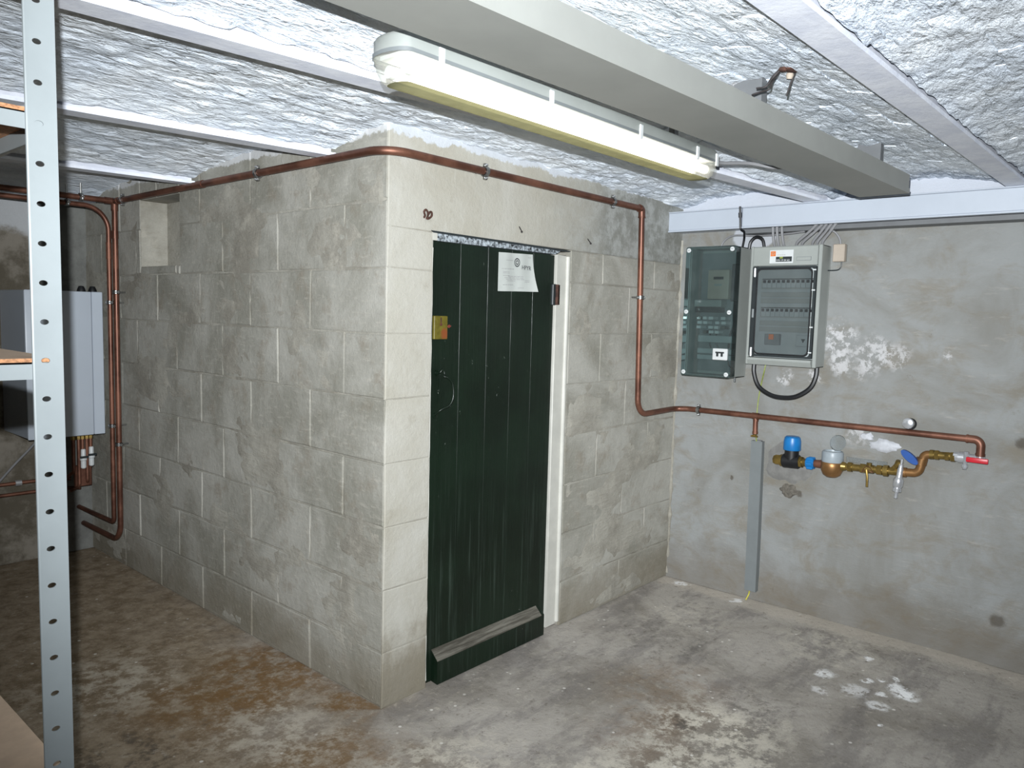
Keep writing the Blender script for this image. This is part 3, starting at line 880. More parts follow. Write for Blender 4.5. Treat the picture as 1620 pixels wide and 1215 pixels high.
# paper notice
pn = thing('paper_notice', (0.70, YF - 0.003, 1.545), 'curled white printed notice pinned to the green door', 'notice')
gx, gz = 14, 14; vv = []
def paper_pt(u, v, d=0.0):
    x = 0.588 + 0.214 * u + 0.020 * max(0, u - 0.7) / 0.3 * (1 - v) ** 2
    z = 1.546 + (0.157 + 0.006 * u) * v + (0.006 * u * (1 - v))
    y = YF - 0.002 - 0.004 * math.sin(u * PI * 2.2) ** 2 - 0.020 * (max(0, u - 0.55) / 0.45) ** 2 * (1 - v) ** 1.5 - d
    return (x, y, z)
for i in range(gx + 1):
    for j in range(gz + 1): vv.append(paper_pt(i / gx, j / gz))
for i in range(gx + 1):
    for j in range(gz + 1):
        p = paper_pt(i / gx, j / gz); vv.append((p[0], p[1] + 0.0006, p[2]))
m1 = gz + 1; L = (gx + 1) * m1
ff = [[i * m1 + j, (i + 1) * m1 + j, (i + 1) * m1 + j + 1, i * m1 + j + 1] for i in range(gx) for j in range(gz)]
ff += [[L + a for a in f[::-1]] for f in ff]
for i in range(gx): ff += [[i * m1, L + i * m1, L + (i + 1) * m1, (i + 1) * m1], [i * m1 + gz, (i + 1) * m1 + gz, L + (i + 1) * m1 + gz, L + i * m1 + gz]]
for j in range(gz): ff += [[j, j + 1, L + j + 1, L + j], [gx * m1 + j, L + gx * m1 + j, L + gx * m1 + j + 1, gx * m1 + j + 1]]
sheet = MB().add(vv, ff).build('sheet', M['paper'], pn, smooth=60, fix=False)
mb = MB()
for u0, u1, v in ((0.20, 0.42, 0.80), (0.08, 0.46, 0.575), (0.12, 0.30, 0.50), (0.12, 0.31, 0.465), (0.12, 0.30, 0.40), (0.26, 0.72, 0.385), (0.16, 0.72, 0.345), (0.2, 0.74, 0.305), (0.74, 0.87, 0.285), (0.24, 0.5, 0.265), (0.74, 0.86, 0.245), (0.12, 0.44, 0.16), (0.56, 0.72, 0.085), (0.86, 0.95, 0.90)):
    n = 5
    for q in range(n):
        a = paper_pt(u0 + (u1 - u0) * q / n, v, 0.0008); b = paper_pt(u0 + (u1 - u0) * (q + 0.86) / n, v, 0.0008)
        mb.add([a, b, (b[0], b[1], b[2] + 0.0024), (a[0], a[1], a[2] + 0.0024)], [[0, 1, 2, 3]])
mb.build('printed_lines', M['ink_soft'], sheet, smooth=0, fix=False)['kind'] = 'stuff'
mb = MB()
for rr, r2 in ((0.017, 0.0135), (0.009, 0.0055)):
    n = 20; c = paper_pt(0.52, 0.76, 0.0028)
    vv = []
    for q in range(n):
        a = 2 * PI * q / n
        vv += [(c[0] + math.cos(a) * rr * 1.05, c[1], c[2] + math.sin(a) * rr * 1.1), (c[0] + math.cos(a) * r2, c[1], c[2] + math.sin(a) * r2)]
    mb.add(vv, [[2 * q, 2 * ((q + 1) % n), 2 * ((q + 1) % n) + 1, 2 * q + 1] for q in range(n)])
mb.build('printed_crest', M['ink'], sheet, smooth=0, fix=False)
text_mesh('printed_word', 'HPYR', 0.025, (0.722, YF - 0.0115, 1.642), (1, 0, -0.03), (0, 0, 1), M['ink'], sheet)

# ================================================================== fluorescent lamp
lx0, lx1, ly, lw, lz0, lz1 = -0.725, 0.635, -0.862, 0.056, 1.909, 1.999
lamp = thing('fluorescent_lamp', ((lx0 + lx1) / 2, ly, lz1), 'lit twin-tube fluorescent lamp in a yellowed clear cover below the vault', 'lamp')
def slot(x0, x1, yc, hw, z, n=8, r=None):
    r = r or hw
    out = []
    for cx, a0 in ((x1 - r, -90), (x0 + r, 90)):
        for q in range(n + 1):
            a = math.radians(a0 + 180 * q / n)
            out.append((cx + math.cos(a) * r, yc + math.sin(a) * hw, z))
    return out
def loft(rings, caps=(False, False), mi=None):
    mb = MB(); n = len(rings[0])
    vv = [p for rg in rings for p in rg]; ff = []; ms = []
    for k in range(len(rings) - 1):
        for i in range(n):
            j = (i + 1) % n
            ff.append([k * n + i, k * n + j, (k + 1) * n + j, (k + 1) * n + i]); ms.append(mi[k] if mi else 0)
    if caps[0]: ff.append(list(range(n))[::-1]); ms.append(mi[0] if mi else 0)
    if caps[1]: ff.append([(len(rings) - 1) * n + i for i in range(n)]); ms.append(mi[-1] if mi else 0)
    mb.add(vv, ff); mb.m = ms
    return mb
E_ = 0.030
loft([slot(lx0, lx1, ly, lw, lz1 - 0.034, 8, E_), slot(lx0, lx1, ly, lw, lz1 - 0.008, 8, E_), slot(lx0 + 0.006, lx1 - 0.006, ly, lw - 0.006, lz1, 8, E_ - 0.006)], (False, True)).build('housing', M['light_grey'], lamp, smooth=40)
loft([slot(lx0 - 0.002, lx1 + 0.002, ly, lw + 0.002, lz1 - 0.040, 8, E_), slot(lx0 - 0.002, lx1 + 0.002, ly, lw + 0.002, lz1 - 0.032, 8, E_)]).build('rim', M['mid_grey'], lamp, smooth=40)
MB().box(lx0 + 0.03, lx1 - 0.03, ly - 0.045, ly + 0.045, lz1 - 0.038, lz1 - 0.030).build('reflector_tray', M['white_plastic'], lamp, smooth=0)
loft([slot(lx0, lx1, ly, lw, lz1 - 0.036, 8, E_), slot(lx0 + 0.004, lx1 - 0.004, ly, lw - 0.003, lz0 + 0.03, 8, E_), slot(lx0 + 0.016, lx1 - 0.016, ly, lw - 0.012, lz0 + 0.008, 8, E_ - 0.006), slot(lx0 + 0.026, lx1 - 0.026, ly, lw - 0.022, lz0, 8, E_ - 0.010)], (False, True), [0, 0, 0, 1]).build('diffuser', [M['diffuser'], M['diffuser_dust']], lamp, smooth=50)
for dy in (-0.026, 0.026):
    t_ = MB().cyl((lx0 + 0.05, ly + dy, lz1 - 0.062), (lx1 - 0.05, ly + dy, lz1 - 0.062), 0.013, 12).build('tube', M['tube'], lamp)
    for xx, d in ((lx0 + 0.05, -1), (lx1 - 0.05, 1)):
        MB().cyl((xx, ly + dy, lz1 - 0.062), (xx + d * 0.014, ly + dy, lz1 - 0.062), 0.0132, 12).build('tube_cap', M['white_plastic'], t_)
for sx in (-0.62, -0.26, 0.14, 0.47, 0.60):
    for sgn in (-1, 1):
        yy = ly + sgn * (lw + 0.003)
        MB().box(sx - 0.008, sx + 0.008, yy - 0.003, yy + 0.003, lz1 - 0.052, lz1 - 0.012, 0.002).build('clip', M['white_plastic'], lamp, smooth=30)
MB().cyl((lx1 + 0.001, ly, lz1 - 0.02), (lx1 + 0.022, ly, lz1 - 0.02), 0.010, 12).build('cable_gland', M['light_grey'], lamp)
for sx in (-0.45, 0.42):
    MB().box(sx - 0.012, sx + 0.012, ly - 0.01, ly + 0.01, lz1 - 0.002, 2.088).build('hanger', M['steel'], lamp, smooth=0)
c_ = MB().tube(spline([(lx1 + 0.02, ly, lz1 - 0.02), (0.74, ly - 0.01, lz1 - 0.014), (0.84, ly - 0.06, 1.995), (0.90, ly - 0.12, 1.985), (0.94, -1.045, 1.985)], 6), 0.006, 8).build('cable', M['cable_grey'])
tag(c_, 'short grey cable from the lamp end to the ceiling trunking', 'cable')
c_ = MB().tube(spline([(-0.735, -1.00, 2.085), (-0.715, -0.93, 2.055), (-0.70, -0.885, 2.03), (-0.66, -0.862, 2.018), (-0.625, -0.862, 2.003)], 6), 0.0035, 8).build('cable', M['black'])
tag(c_, 'thin black cable drooping from the vault to the lamp', 'cable')

# ================================================================== ceiling trunking
TS = -0.035
def ty(y, x): return y + TS * x
tx0, tx1, tz0, tz1 = -3.1, 1.43, 1.942, 2.011
trunk = thing('cable_trunking', (0, -1.15, tz1), 'wide grey plastic cable trunking running along the ceiling above the lamp', 'trunking')
def trunk_part(name, y0, y1, z0, z1, mat, x0=tx0, x1=tx1):
    mb = MB(); poly = [(x0, ty(y0, x0), z0), (x1, ty(y0, x1), z0), (x1, ty(y1, x1), z0), (x0, ty(y1, x0), z0)]
    mb.prism(poly, (0, 0, 0), (0, 0, z1 - z0)); return mb.build(name, mat, trunk, smooth=0)
trunk_part('body', -1.235, -1.062, tz0 + 0.020, tz1, M['trunk_grey'])
trunk_part('lid', -1.2385, -1.0585, tz0, tz0 + 0.0185, M['trunk_grey'])
for hx in (-2.4, -1.0, 0.3, 1.25):
    trunk_part('hanger', -1.19, -1.11, tz1, 2.10, M['band_grey'], hx - 0.015, hx + 0.015)

# ================================================================== white beam along the right wall
beam = thing('wall_beam', (1.98, -1.7, 1.913), 'white enamelled boxed beam along the top of the right wall', 'beam')
bx = 1.906
for y0, y1 in ((-0.405, 0.0), (-3.5, -0.411)):
    seg = MB().box(bx, W + 0.004, y0, y1, 1.917, 2.008, 0.002).build('fascia', M['beam_white'], beam, smooth=30)
    MB().box(bx - 0.004, bx + 0.03, y0, y1, 1.909, 1.9165, 0.001).build('lower_lip', M['beam_white'], seg, smooth=30)
    MB().box(bx - 0.003, bx + 0.03, y0, y1, 2.0085, 2.014, 0.001).build('upper_lip', M['beam_white'], seg, smooth=30)
# grey steel angle tucked under the beam
o = MB().box(1.955, W, -3.5, -0.40, 1.888, 1.9088).build('steel_angle', M['band_grey'], None, smooth=0)
tag(o, 'dull grey steel strip under the white beam on the right wall', 'steel strip')
c_ = MB().tube(fillet([(bx - 0.006, -0.400, 2.016), (bx - 0.006, -0.408, 1.905), (1.93, -0.415, 1.895), (1.985, -0.392, 1.868), (1.985, -0.385, 1.826)], [0.012, 0.02, 0.03]), 0.0055, 8)
c_.tube([(bx - 0.006, -0.402, 1.985), (bx - 0.006, -0.404, 1.962)], 0.009, 8)
tag(c_.build('cable', M['black']), 'black cable crossing the joint of the white beam down to the cabinets', 'cable')

# ================================================================== copper pipe run
PR = 0.0145
def collar(mb, a, b, r=0.0175, n=14):
    mb.cyl(a, b, r, n)
pipe = thing('copper_pipe', (0.0, -0.05, 1.99), 'long copper pipe running round the walls under the ceiling to the water meter', 'pipe')
PX = W - 0.056
run = fillet([(-0.05, 2.165, 1.988), (-0.05, -0.05, 1.995), (1.552, -0.05, 1.988)], [0.10], 10)
MB().tube(run, PR, 14).build('upper_run', M['copper'], pipe, smooth=60)
drop = fillet([(1.557, -0.05, 1.97), (1.594, -0.05, 0.962), (PX - 0.02, -0.045, 0.966), (PX, -0.12, 0.970), (PX, -1.470, 0.976)], [0.085, 0.09, 0.05], 8)
MB().tube(drop, PR, 14).build('lower_run', M['copper'], pipe, smooth=60)
MB().tube([(-3.15, 2.165, 1.990), (-0.06, 2.165, 1.988)], PR, 14).build('back_run', M['copper'], pipe, smooth=60)
ris = fillet([(-0.05, 2.165, 1.975), (-0.052, 2.165, 0.165), (-0.052, 2.695, 0.16)], [0.10], 10)
MB().tube(ris, PR, 14).build('riser', M['copper'], pipe, smooth=60)
mb = MB().tube(fillet([(1.528, -0.05, 1.988), (1.556, -0.05, 1.988), (1.558, -0.05, 1.944)], [0.026], 8), 0.0172, 14)
collar(mb, (1.530, -0.05, 1.988), (1.536, -0.05, 1.988), 0.0188); collar(mb, (1.558, -0.05, 1.950), (1.558, -0.05, 1.944), 0.0188)
mb.build('elbow', M['copper'], pipe, smooth=50)
mb = MB().tube(fillet([(PX, -1.435, 0.976), (PX, -1.492, 0.976), (PX, -1.492, 0.910)], [0.034], 8), 0.0172, 14)
collar(mb, (PX, -1.437, 0.976), (PX, -1.443, 0.976), 0.0188); collar(mb, (PX, -1.492, 0.918), (PX, -1.492, 0.905), 0.0190)
mb.build('elbow', M['copper'], pipe, smooth=50)
mb = MB(); collar(mb, (-0.05, 2.115, 1.988), (-0.05, 2.19, 1.988), 0.0175); collar(mb, (-0.05, 2.165, 1.988), (-0.051, 2.165, 1.94), 0.0175); collar(mb, (-0.10, 2.165, 1.988), (-0.05, 2.165, 1.988), 0.0175)
mb.build('tee', M['copper'], pipe, smooth=50)
mb = MB(); collar(mb, (-0.05, 1.205, 1.991), (-0.05, 1.255, 1.991), 0.017)
mb.build('coupling', M['copper'], pipe, smooth=50)
mb = MB(); collar(mb, (-0.051, 2.165, 1.835), (-0.051, 2.165, 1.795), 0.017)
mb.build('coupling', M['copper'], pipe, smooth=50)
# capped branch below the lower run
mb = MB().tube([(PX, -0.497, 0.972), (PX, -0.499, 0.888)], 0.0128, 12)
collar(mb, (PX, -0.480, 0.972), (PX, -0.514, 0.972), 0.0168); collar(mb, (PX, -0.499, 0.955), (PX, -0.499, 0.946), 0.0145); collar(mb, (PX, -0.499, 0.892), (PX, -0.499, 0.880), 0.0145)
mb.build('capped_branch', M['copper'], pipe, smooth=50)

def pipe_clip(parent, c, axis, wall, r=PR, d=0.05):
    """two-screw steel clip: band round the pipe, rubber liner, flanges with screws, stud to the wall; axis = pipe direction, wall = direction to the wall"""
    c = Vector(c); ax = Vector(axis).normalized(); wv = Vector(wall).normalized(); sd = ax.cross(wv).normalized()
    mb = MB()
    n = 18; R0, R1 = r + 0.0015, r + 0.005; hw = 0.008
    vv = []
    for q in range(n):
        a = 2 * PI * q / n; dr = wv * math.cos(a) + sd * math.sin(a)
        vv += [c + ax * hw + dr * R0, c + ax * hw + dr * R1, c - ax * hw + dr * R1, c - ax * hw + dr * R0]
    ff = []
    for q in range(n):
        k = (q + 1) % n
        for e in range(4):
            g = (e + 1) % 4
            ff.append([4 * q + e, 4 * q + g, 4 * k + g, 4 * k + e])
    mb.add(vv, ff)
    for s_ in (-1, 1):
        Mx = Matrix.Translation(c) @ Matrix((ax, sd, wv)).transposed().to_4x4()
        mb.box(-hw, hw, s_ * R0, s_ * (R1 + 0.010), -0.005, 0.005, 0.001, M=Mx)
    o = mb.build('pipe_clip', M['steel'], parent, smooth=40)
    for s_ in (-1, 1):
        p = c + sd * s_ * (R1 + 0.005)
        MB().cyl(p - wv * 0.012, p + wv * 0.007, 0.0032, 8).build('clip_screw', M['chrome'], o)
    MB().cyl(c + wv * R1, c + wv * d, 0.0045, 8).build('clip_stud', M['steel'], o)
    mb = MB().tube([c - ax * 0.0098, c + ax * 0.0098], r + 0.0012, 16).build('clip_liner', M['black'], o)
    return o
for x in (0.432, 1.300): pipe_clip(pipe, (x, -0.05, 1.9935 - 0.0028 * x), (1, 0, 0), (0, 1, 0))
for y in (0.755, 2.06): pipe_clip(pipe, (-0.05, y, 1.9945 - 0.003 * y), (0, 1, 0), (1, 0, 0))
pipe_clip(pipe, (1.5745, -0.05, 1.555), (0.036, 0, -1), (0, 1, 0))
pipe_clip(pipe, (PX, -0.178, 0.9705), (0, 1, 0), (1, 0, 0), d=0.058)
pipe_clip(pipe, (-0.213, 2.165, 1.989), (1, 0, 0), (0, 0, 1), d=0.07)
pipe_clip(pipe, (-0.0515, 2.165, 1.515), (0, 0, 1), (1, 0, 0))
pipe_clip(pipe, (-0.0520, 2.165, 0.700), (0, 0, 1), (1, 0, 0))
# empty clip above the pipe on the right wall
o = thing('pipe_clip', (W, -1.208, 1.018), 'empty steel pipe clip on the right wall above the copper pipe', 'pipe clip')
mb = MB().lathe([(0.006, 0.0), (0.020, 0.0), (0.024, 0.006), (0.024, 0.018), (0.018, 0.022), (0.0, 0.022)], (W - 0.055, -1.208, 1.016), (-1, 0, 0), 14, caps=False)
mb.build('cap', M['chrome'], o, smooth=40)
MB().lathe([(0.021, -0.004), (0.0265, -0.004), (0.0265, 0.004), (0.021, 0.004)], (W - 0.052, -1.213, 1.013), (-0.8, -0.55, 0), 16, caps=False).build('band', M['black'], o, smooth=40)
MB().cyl((W - 0.055, -1.208, 1.016), (W + 0.004, -1.208, 1.016), 0.005, 8).build('stud', M['steel'], o)
# second riser with the swept bend
p2 = thing('copper_pipe', (-0.09, 2.23, 1.2), 'second copper pipe with a swept bend beside the riser, next to the boiler', 'pipe')
sw = fillet([(-3.15, 2.19, 1.957), (-0.073, 2.19, 1.955), (-0.075, 2.19, 0.27), (-0.075, 2.695, 0.262)], [0.12, 0.03], 12)
MB().tube(sw, 0.0125, 14).build('pipe', M['copper'], p2, smooth=60)
mb = MB()
for z in (1.775, 1.735, 1.70): collar(mb, (-0.0735, 2.19, z), (-0.0735, 2.19, z - 0.01), 0.0145)
collar(mb, (-0.0735, 2.19, 1.775), (-0.0735, 2.19, 1.70), 0.0138)
mb.build('coupling', M['copper'], p2, smooth=50)
for z in (1.46, 0.80): pipe_clip(p2, (-0.0740, 2.19, z), (0, 0, 1), (1, 0, 0), 0.0125, 0.075)
pipe_clip(p2, (-0.27, 2.19, 1.957), (1, 0, 0), (0, 0, 1), 0.0125, 0.09)

# ================================================================== electrical boxes
# --- meter cabinet with smoked cover
cab = thing('meter_cabinet', (W, -0.27, 1.16), 'tall grey meter cabinet with a smoked teal see-through cover, left of the distribution board', 'cabinet')
y0, y1, z0, z1 = -0.405, -0.134, 1.163, 1.822
xf, xm = 1.866, 1.922
t = 0.005
mb = MB()
mb.box(W - 0.012, W, y0, y1, z0, z1)
mb.box(xm, W - 0.012, y0, y0 + t, z0, z1, 0.001); mb.box(xm, W - 0.012, y1 - t, y1, z0, z1, 0.001); mb.box(xm, W - 0.012, y0, y1, z0, z0 + t, 0.001); mb.box(xm, W - 0.012, y0, y1, z1 - t, z1, 0.001)
mb.build('base_box', M['light_grey'], cab, smooth=30)
def shell(x0, x1, y0, y1, z0, z1, b):
    """open-backed tray facing -X"""
    def rr(x, i):
        out = []
        for cy, cz, a0 in ((y1 - b, z1 - b, 0), (y0 + b, z1 - b, 90), (y0 + b, z0 + b, 180), (y1 - b, z0 + b, 270)):
            for q in range(4):
                a = math.radians(a0 + 30 * q)
                out.append((x, cy + math.cos(a) * (b - i), cz + math.sin(a) * (b - i)))
        return out
    return loft([rr(x1, 0), rr(x0 + 0.004, 0), rr(x0, 0.004)], (False, True))
shell(xf, xm, y0 - 0.002, y1 + 0.002, z0 - 0.002, z1 + 0.002, 0.012).build('cover', M['smoke'], cab, smooth=30)
for yy in (-0.150, -0.388):
    for zz in (1.806, 1.492, 1.180):
        so = MB().lathe([(0.0, 0.004), (0.009, 0.004), (0.0115, 0.002), (0.0115, -0.006)], (xf - 0.001, yy, zz), (-1, 0, 0), 14, caps=False).build('cover_screw', M['white_plastic'], cab)
        MB().box(xf - 0.0058, xf - 0.0045, yy - 0.006, yy + 0.006, zz - 0.001, zz + 0.001).build('screw_slot', M['mid_grey'], so, smooth=0)
MB().box(2.022, 2.030, y0 + 0.015, y1 - 0.015, z0 + 0.02, z1 - 0.02).build('mounting_plate', M['mid_grey'], cab, smooth=0)
em_ = MB().box(1.965, 2.022, -0.330, -0.212, 1.560, 1.712, 0.006, 2).build('electricity_meter', M['beige'], cab, smooth=30)
MB().box(1.9635, 1.966, -0.300, -0.245, 1.662, 1.676).build('meter_display', M['dark'], em_, smooth=0)
MB().box(1.9635, 1.966, -0.292, -0.250, 1.628, 1.640).build('meter_label', M['light_grey'], em_, smooth=0)
MB().box(1.975, 2.022, -0.392, -0.338, 1.55, 1.74, 0.004).build('cable_guide', M['dark'], cab, smooth=30)
MB().box(1.950, 2.022, -0.300, -0.148, 1.520, 1.556, 0.003).build('terminal_cover', M['light_grey'], cab, smooth=30)
MB().box(1.958, 2.022, -0.290, -0.150, 1.492, 1.518, 0.003).build('terminal_cover', M['dark'], cab, smooth=30)
for r_ in range(4):
    for c2 in range(5):
        if (r_ + c2) % 4 == 3: continue
        yy = -0.160 - 0.034 * c2 - (0.004 if r_ % 2 else 0); zz = 1.470 - 0.024 * r_
        MB().box(1.962, 2.022, yy - 0.026 + 0.004 * (c2 % 2), yy, zz - 0.016, zz, 0.002).build('terminal', M['white_plastic'] if (r_ * 3 + c2) % 5 else M['steel'], cab, smooth=30)
for za, zb in ((1.335, 1.372), (1.276, 1.304), (1.244, 1.270)):
    MB().box(1.975, 2.022, -0.382, -0.165, za, zb, 0.003).build('rail_cover', M['breaker'], cab, smooth=30)
fo_ = MB().box(1.857, 1.876, -0.392, -0.312, 1.252, 1.310, 0.003).build('main_switch', M['white_plastic'], cab, smooth=30)
MB().box(1.854, 1.858, -0.376, -0.330, 1.286, 1.294).box(1.852, 1.858, -0.370, -0.360, 1.270, 1.294).box(1.852, 1.858, -0.346, -0.336, 1.270, 1.294).build('switch_toggle', M['dark'], fo_, smooth=0)
for q, path in enumerate(([(2.0, -0.352, 1.56), (1.985, -0.356, 1.49), (1.98, -0.362, 1.43), (1.98, -0.345, 1.375), (1.99, -0.335, 1.31)], [(2.0, -0.362, 1.56), (1.982, -0.366, 1.48), (1.976, -0.372, 1.40), (1.99, -0.365, 1.35)], [(1.995, -0.262, 1.40), (1.98, -0.268, 1.345), (1.985, -0.280, 1.305)], [(1.995, -0.23, 1.40), (1.98, -0.232, 1.345), (1.985, -0.238, 1.305)], [(1.985, -0.34, 1.245), (1.975, -0.35, 1.22), (1.98, -0.372, 1.205), (2.0, -0.385, 1.19)])):
    MB().tube(spline(path, 5), 0.0055 if q < 2 else 0.004, 8).build('inner_wire', M['black'], cab)
MB().cyl((1.96, -0.392, 1.163), (1.96, -0.392, 1.140), 0.005, 8).build('drip_plug', M['dark'], cab)

# --- distribution board
db = thing('distribution_board', (W, -0.63, 1.238), 'grey distribution board with two rows of breakers behind a smoked window', 'fuse box')
y0, y1, z0, z1 = -0.802, -0.462, 1.238, 1.818
xf, xb = 1.926, 1.944
mb = MB()
mb.box(W - 0.01, W, y0, y1, z0, z1)
mb.box(xb, W - 0.01, y0, y0 + 0.006, z0, z1, 0.002); mb.box(xb, W - 0.01, y1 - 0.006, y1, z0, z1, 0.002)
mb.box(xb, W - 0.01, y0, y1, z0, z0 + 0.006, 0.002); mb.box(xb, W - 0.01, y0, y1, z1 - 0.006, z1, 0.002)
mb.build('back_box', M['light_grey'], db, smooth=30)
mb = MB()
mb.box(xf, xb, y0 - 0.004, y0 + 0.014, z0, z1, 0.003); mb.box(xf, xb, y1 - 0.010, y1 + 0.004, z0, z1, 0.003)
mb.build('front_frame', M['light_grey'], db, smooth=30)
top = MB().box(xf - 0.004, xb, y0 + 0.0145, y1 - 0.0105, 1.722, z1 - 0.004, 0.003).build('top_panel', M['light_grey'], db, smooth=30)
MB().prism([(xf - 0.016, y0 + 0.0145, 1.262), (xf - 0.016, y0 + 0.0145, 1.273), (xb, y0 + 0.0145, 1.277), (xb, y0 + 0.0145, z0 + 0.001), (xf, y0 + 0.0145, z0 + 0.001)], (0, 0, 0), (0, (y1 - 0.0105) - (y0 + 0.0145), 0)).build('bottom_panel', M['light_grey'], db, smooth=0)
# window: dark gasket frame, rounded smoked pane
win = thing('window', (xf, -0.63, 1.28), parent=db)
def rrect(x, a0, a1, b0, b1, r, n=4):
    out = []
    for cy, cz, s0 in ((a1 - r, b1 - r, 0), (a0 + r, b1 - r, 90), (a0 + r, b0 + r, 180), (a1 - r, b0 + r, 270)):
        for q in range(n + 1):
            a = math.radians(s0 + 90 * q / n); out.append((x, cy + math.cos(a) * r, cz + math.sin(a) * r))
    return out
wy0, wy1, wz0, wz1 = -0.786, -0.474, 1.281, 1.719
loft([rrect(xf + 0.012, wy0, wy1, wz0, wz1, 0.006), rrect(xf - 0.004, wy0, wy1, wz0, wz1, 0.006), rrect(xf - 0.004, wy0 + 0.012, wy1 - 0.020, wz0 + 0.008, wz1 - 0.008, 0.014), rrect(xf + 0.012, wy0 + 0.012, wy1 - 0.020, wz0 + 0.008, wz1 - 0.008, 0.014)]).build('window_frame', M['dark'], win, smooth=30)
loft([rrect(xf - 0.003, -0.766, -0.502, 1.296, 1.706, 0.020), rrect(xf - 0.010, -0.764, -0.504, 1.298, 1.704, 0.020)], (False, True)).build('pane', M['smoke_lite'], win, smooth=30)
loft([rrect(xf - 0.0045, -0.770, -0.498, 1.291, 1.711, 0.022), rrect(xf - 0.0075, -0.769, -0.499, 1.292, 1.710, 0.022), rrect(xf - 0.0075, -0.764, -0.504, 1.297, 1.705, 0.020), rrect(xf - 0.0045, -0.764, -0.504, 1.297, 1.705, 0.020)]).build('gasket', M['black'], win, smooth=30)
for zz in (1.70, 1.50, 1.31):
    MB().cyl((xf - 0.006, -0.487, zz - 0.03), (xf - 0.006, -0.487, zz + 0.012), 0.006, 10).build('hinge', M['chrome'] if zz != 1.50 else M['mid_grey'], win)
for zz in (1.700, 1.605, 1.43, 1.31):
    MB().box(xf - 0.008, xf - 0.003, -0.785, -0.770, zz - 0.003, zz + 0.003).build('latch', M['white_plastic'], win, smooth=0)
MB().box(1.988, 1.994, -0.79, -0.475, 1.262, 1.80).build('breaker_plate', M['breaker'], db, smooth=0)
for row, zz in enumerate((1.640, 1.500)):
    MB().box(1.982, 1.988, -0.772, -0.498, zz - 0.028, zz + 0.024).build('row_cover', M['light_grey'], db, smooth=0)
    for q in range(11):
        yy = -0.508 - 0.0238 * q
        bo = MB().box(1.968, 1.985, yy - 0.0225, yy, zz - 0.022, zz + 0.020, 0.001).build('breaker', M['breaker'], db, smooth=0)
        MB().box(1.960, 1.969, yy - 0.0175, yy - 0.005, zz + 0.002, zz + 0.016, 0.001).build('toggle', M['black'], bo, smooth=0)
    MB().box(1.9675, 1.9685, -0.770, -0.508, zz + 0.0185, zz + 0.0225).build('painted_row_shade', M['black'], db, smooth=0)  # solid black strip painted in as the shade along the breaker tops
for zz in (1.585, 1.555, 1.445, 1.415):
    MB().box(1.980, 1.988, -0.772, -0.498, zz - 0.012, zz + 0.012, 0.001).build('blank_strip', M['light_grey'], db, smooth=0)
rc = MB().box(1.962, 1.988, -0.610, -0.535, 1.338, 1.392, 0.002).build('residual_current_switch', M['mid_grey'], db, smooth=0)
MB().box(1.958, 1.963, -0.582, -0.558, 1.364, 1.390).build('test_button', M['orange'], rc, smooth=0)
MB().box(1.970, 1.988, -0.765, -0.690, 1.335, 1.390, 0.002).build('blank_module', M['breaker'], db, smooth=0)
MB().prism([(1.969, -0.715, 1.372), (1.969, -0.735, 1.372), (1.969, -0.725, 1.352)], (0, 0, 0), (0.002, 0, 0)).build('arrow_mark', M['dark'], db, smooth=0)
# sticker and name plate on the top panel
xs = xf - 0.0046
st = MB().box(xs, xf - 0.0035, -0.672, -0.557, 1.734, 1.797).build('sticker', M['white_plastic'], top, smooth=0)
def mark(name, ya, yb, za, zb, mat, d=0.0006): MB().box(xs - d, xs + 0.0002, ya, yb, za, zb).build(name, mat, db, smooth=0)
mark('sticker_logo', -0.586, -0.561, 1.768, 1.792, M['orange'])
mark('sticker_band', -0.666, -0.588, 1.741, 1.765, M['dark'])
mark('sticker_chip', -0.622, -0.606, 1.756, 1.7645, M['green_wire'], 0.0009)
text_mesh('sticker_number', '078 19 04 62', 0.0125, (xs - 0.001, -0.5895, 1.7437), (0, -1, 0), (0, 0, 1), M['white_plastic'], db)
text_mesh('sticker_line', 'u m w m m', 0.009, (xs - 0.0008, -0.592, 1.771), (0, -1, 0), (0, 0, 1), M['ink_soft'], db)
text_mesh('logo_mark', 'D', 0.019, (xs - 0.0009, -0.567, 1.7735), (0, -1, 0), (0, 0, 1), M['beige'], db)
np_ = MB().box(xs - 0.0008, xs + 0.001, -0.758, -0.688, 1.744, 1.762).build('name_plate_frame', M['mid_grey'], db, smooth=0)
MB().box(xs - 0.0012, xs, -0.756, -0.690, 1.746, 1.760).build('name_plate', M['light_grey'], np_, smooth=0)

# --- junction box
jb = thing('junction_box', (W, -0.85, 1.74), 'small beige junction box right of the distribution board', 'junction box')
MB().box(W - 0.045, W - 0.012, -0.878, -0.824, 1.742, 1.824, 0.003).build('lid', M['beige'], jb, smooth=30)
MB().box(W - 0.012, W + 0.002, -0.876, -0.826, 1.744, 1.822).build('base', M['light_grey'], jb, smooth=0)

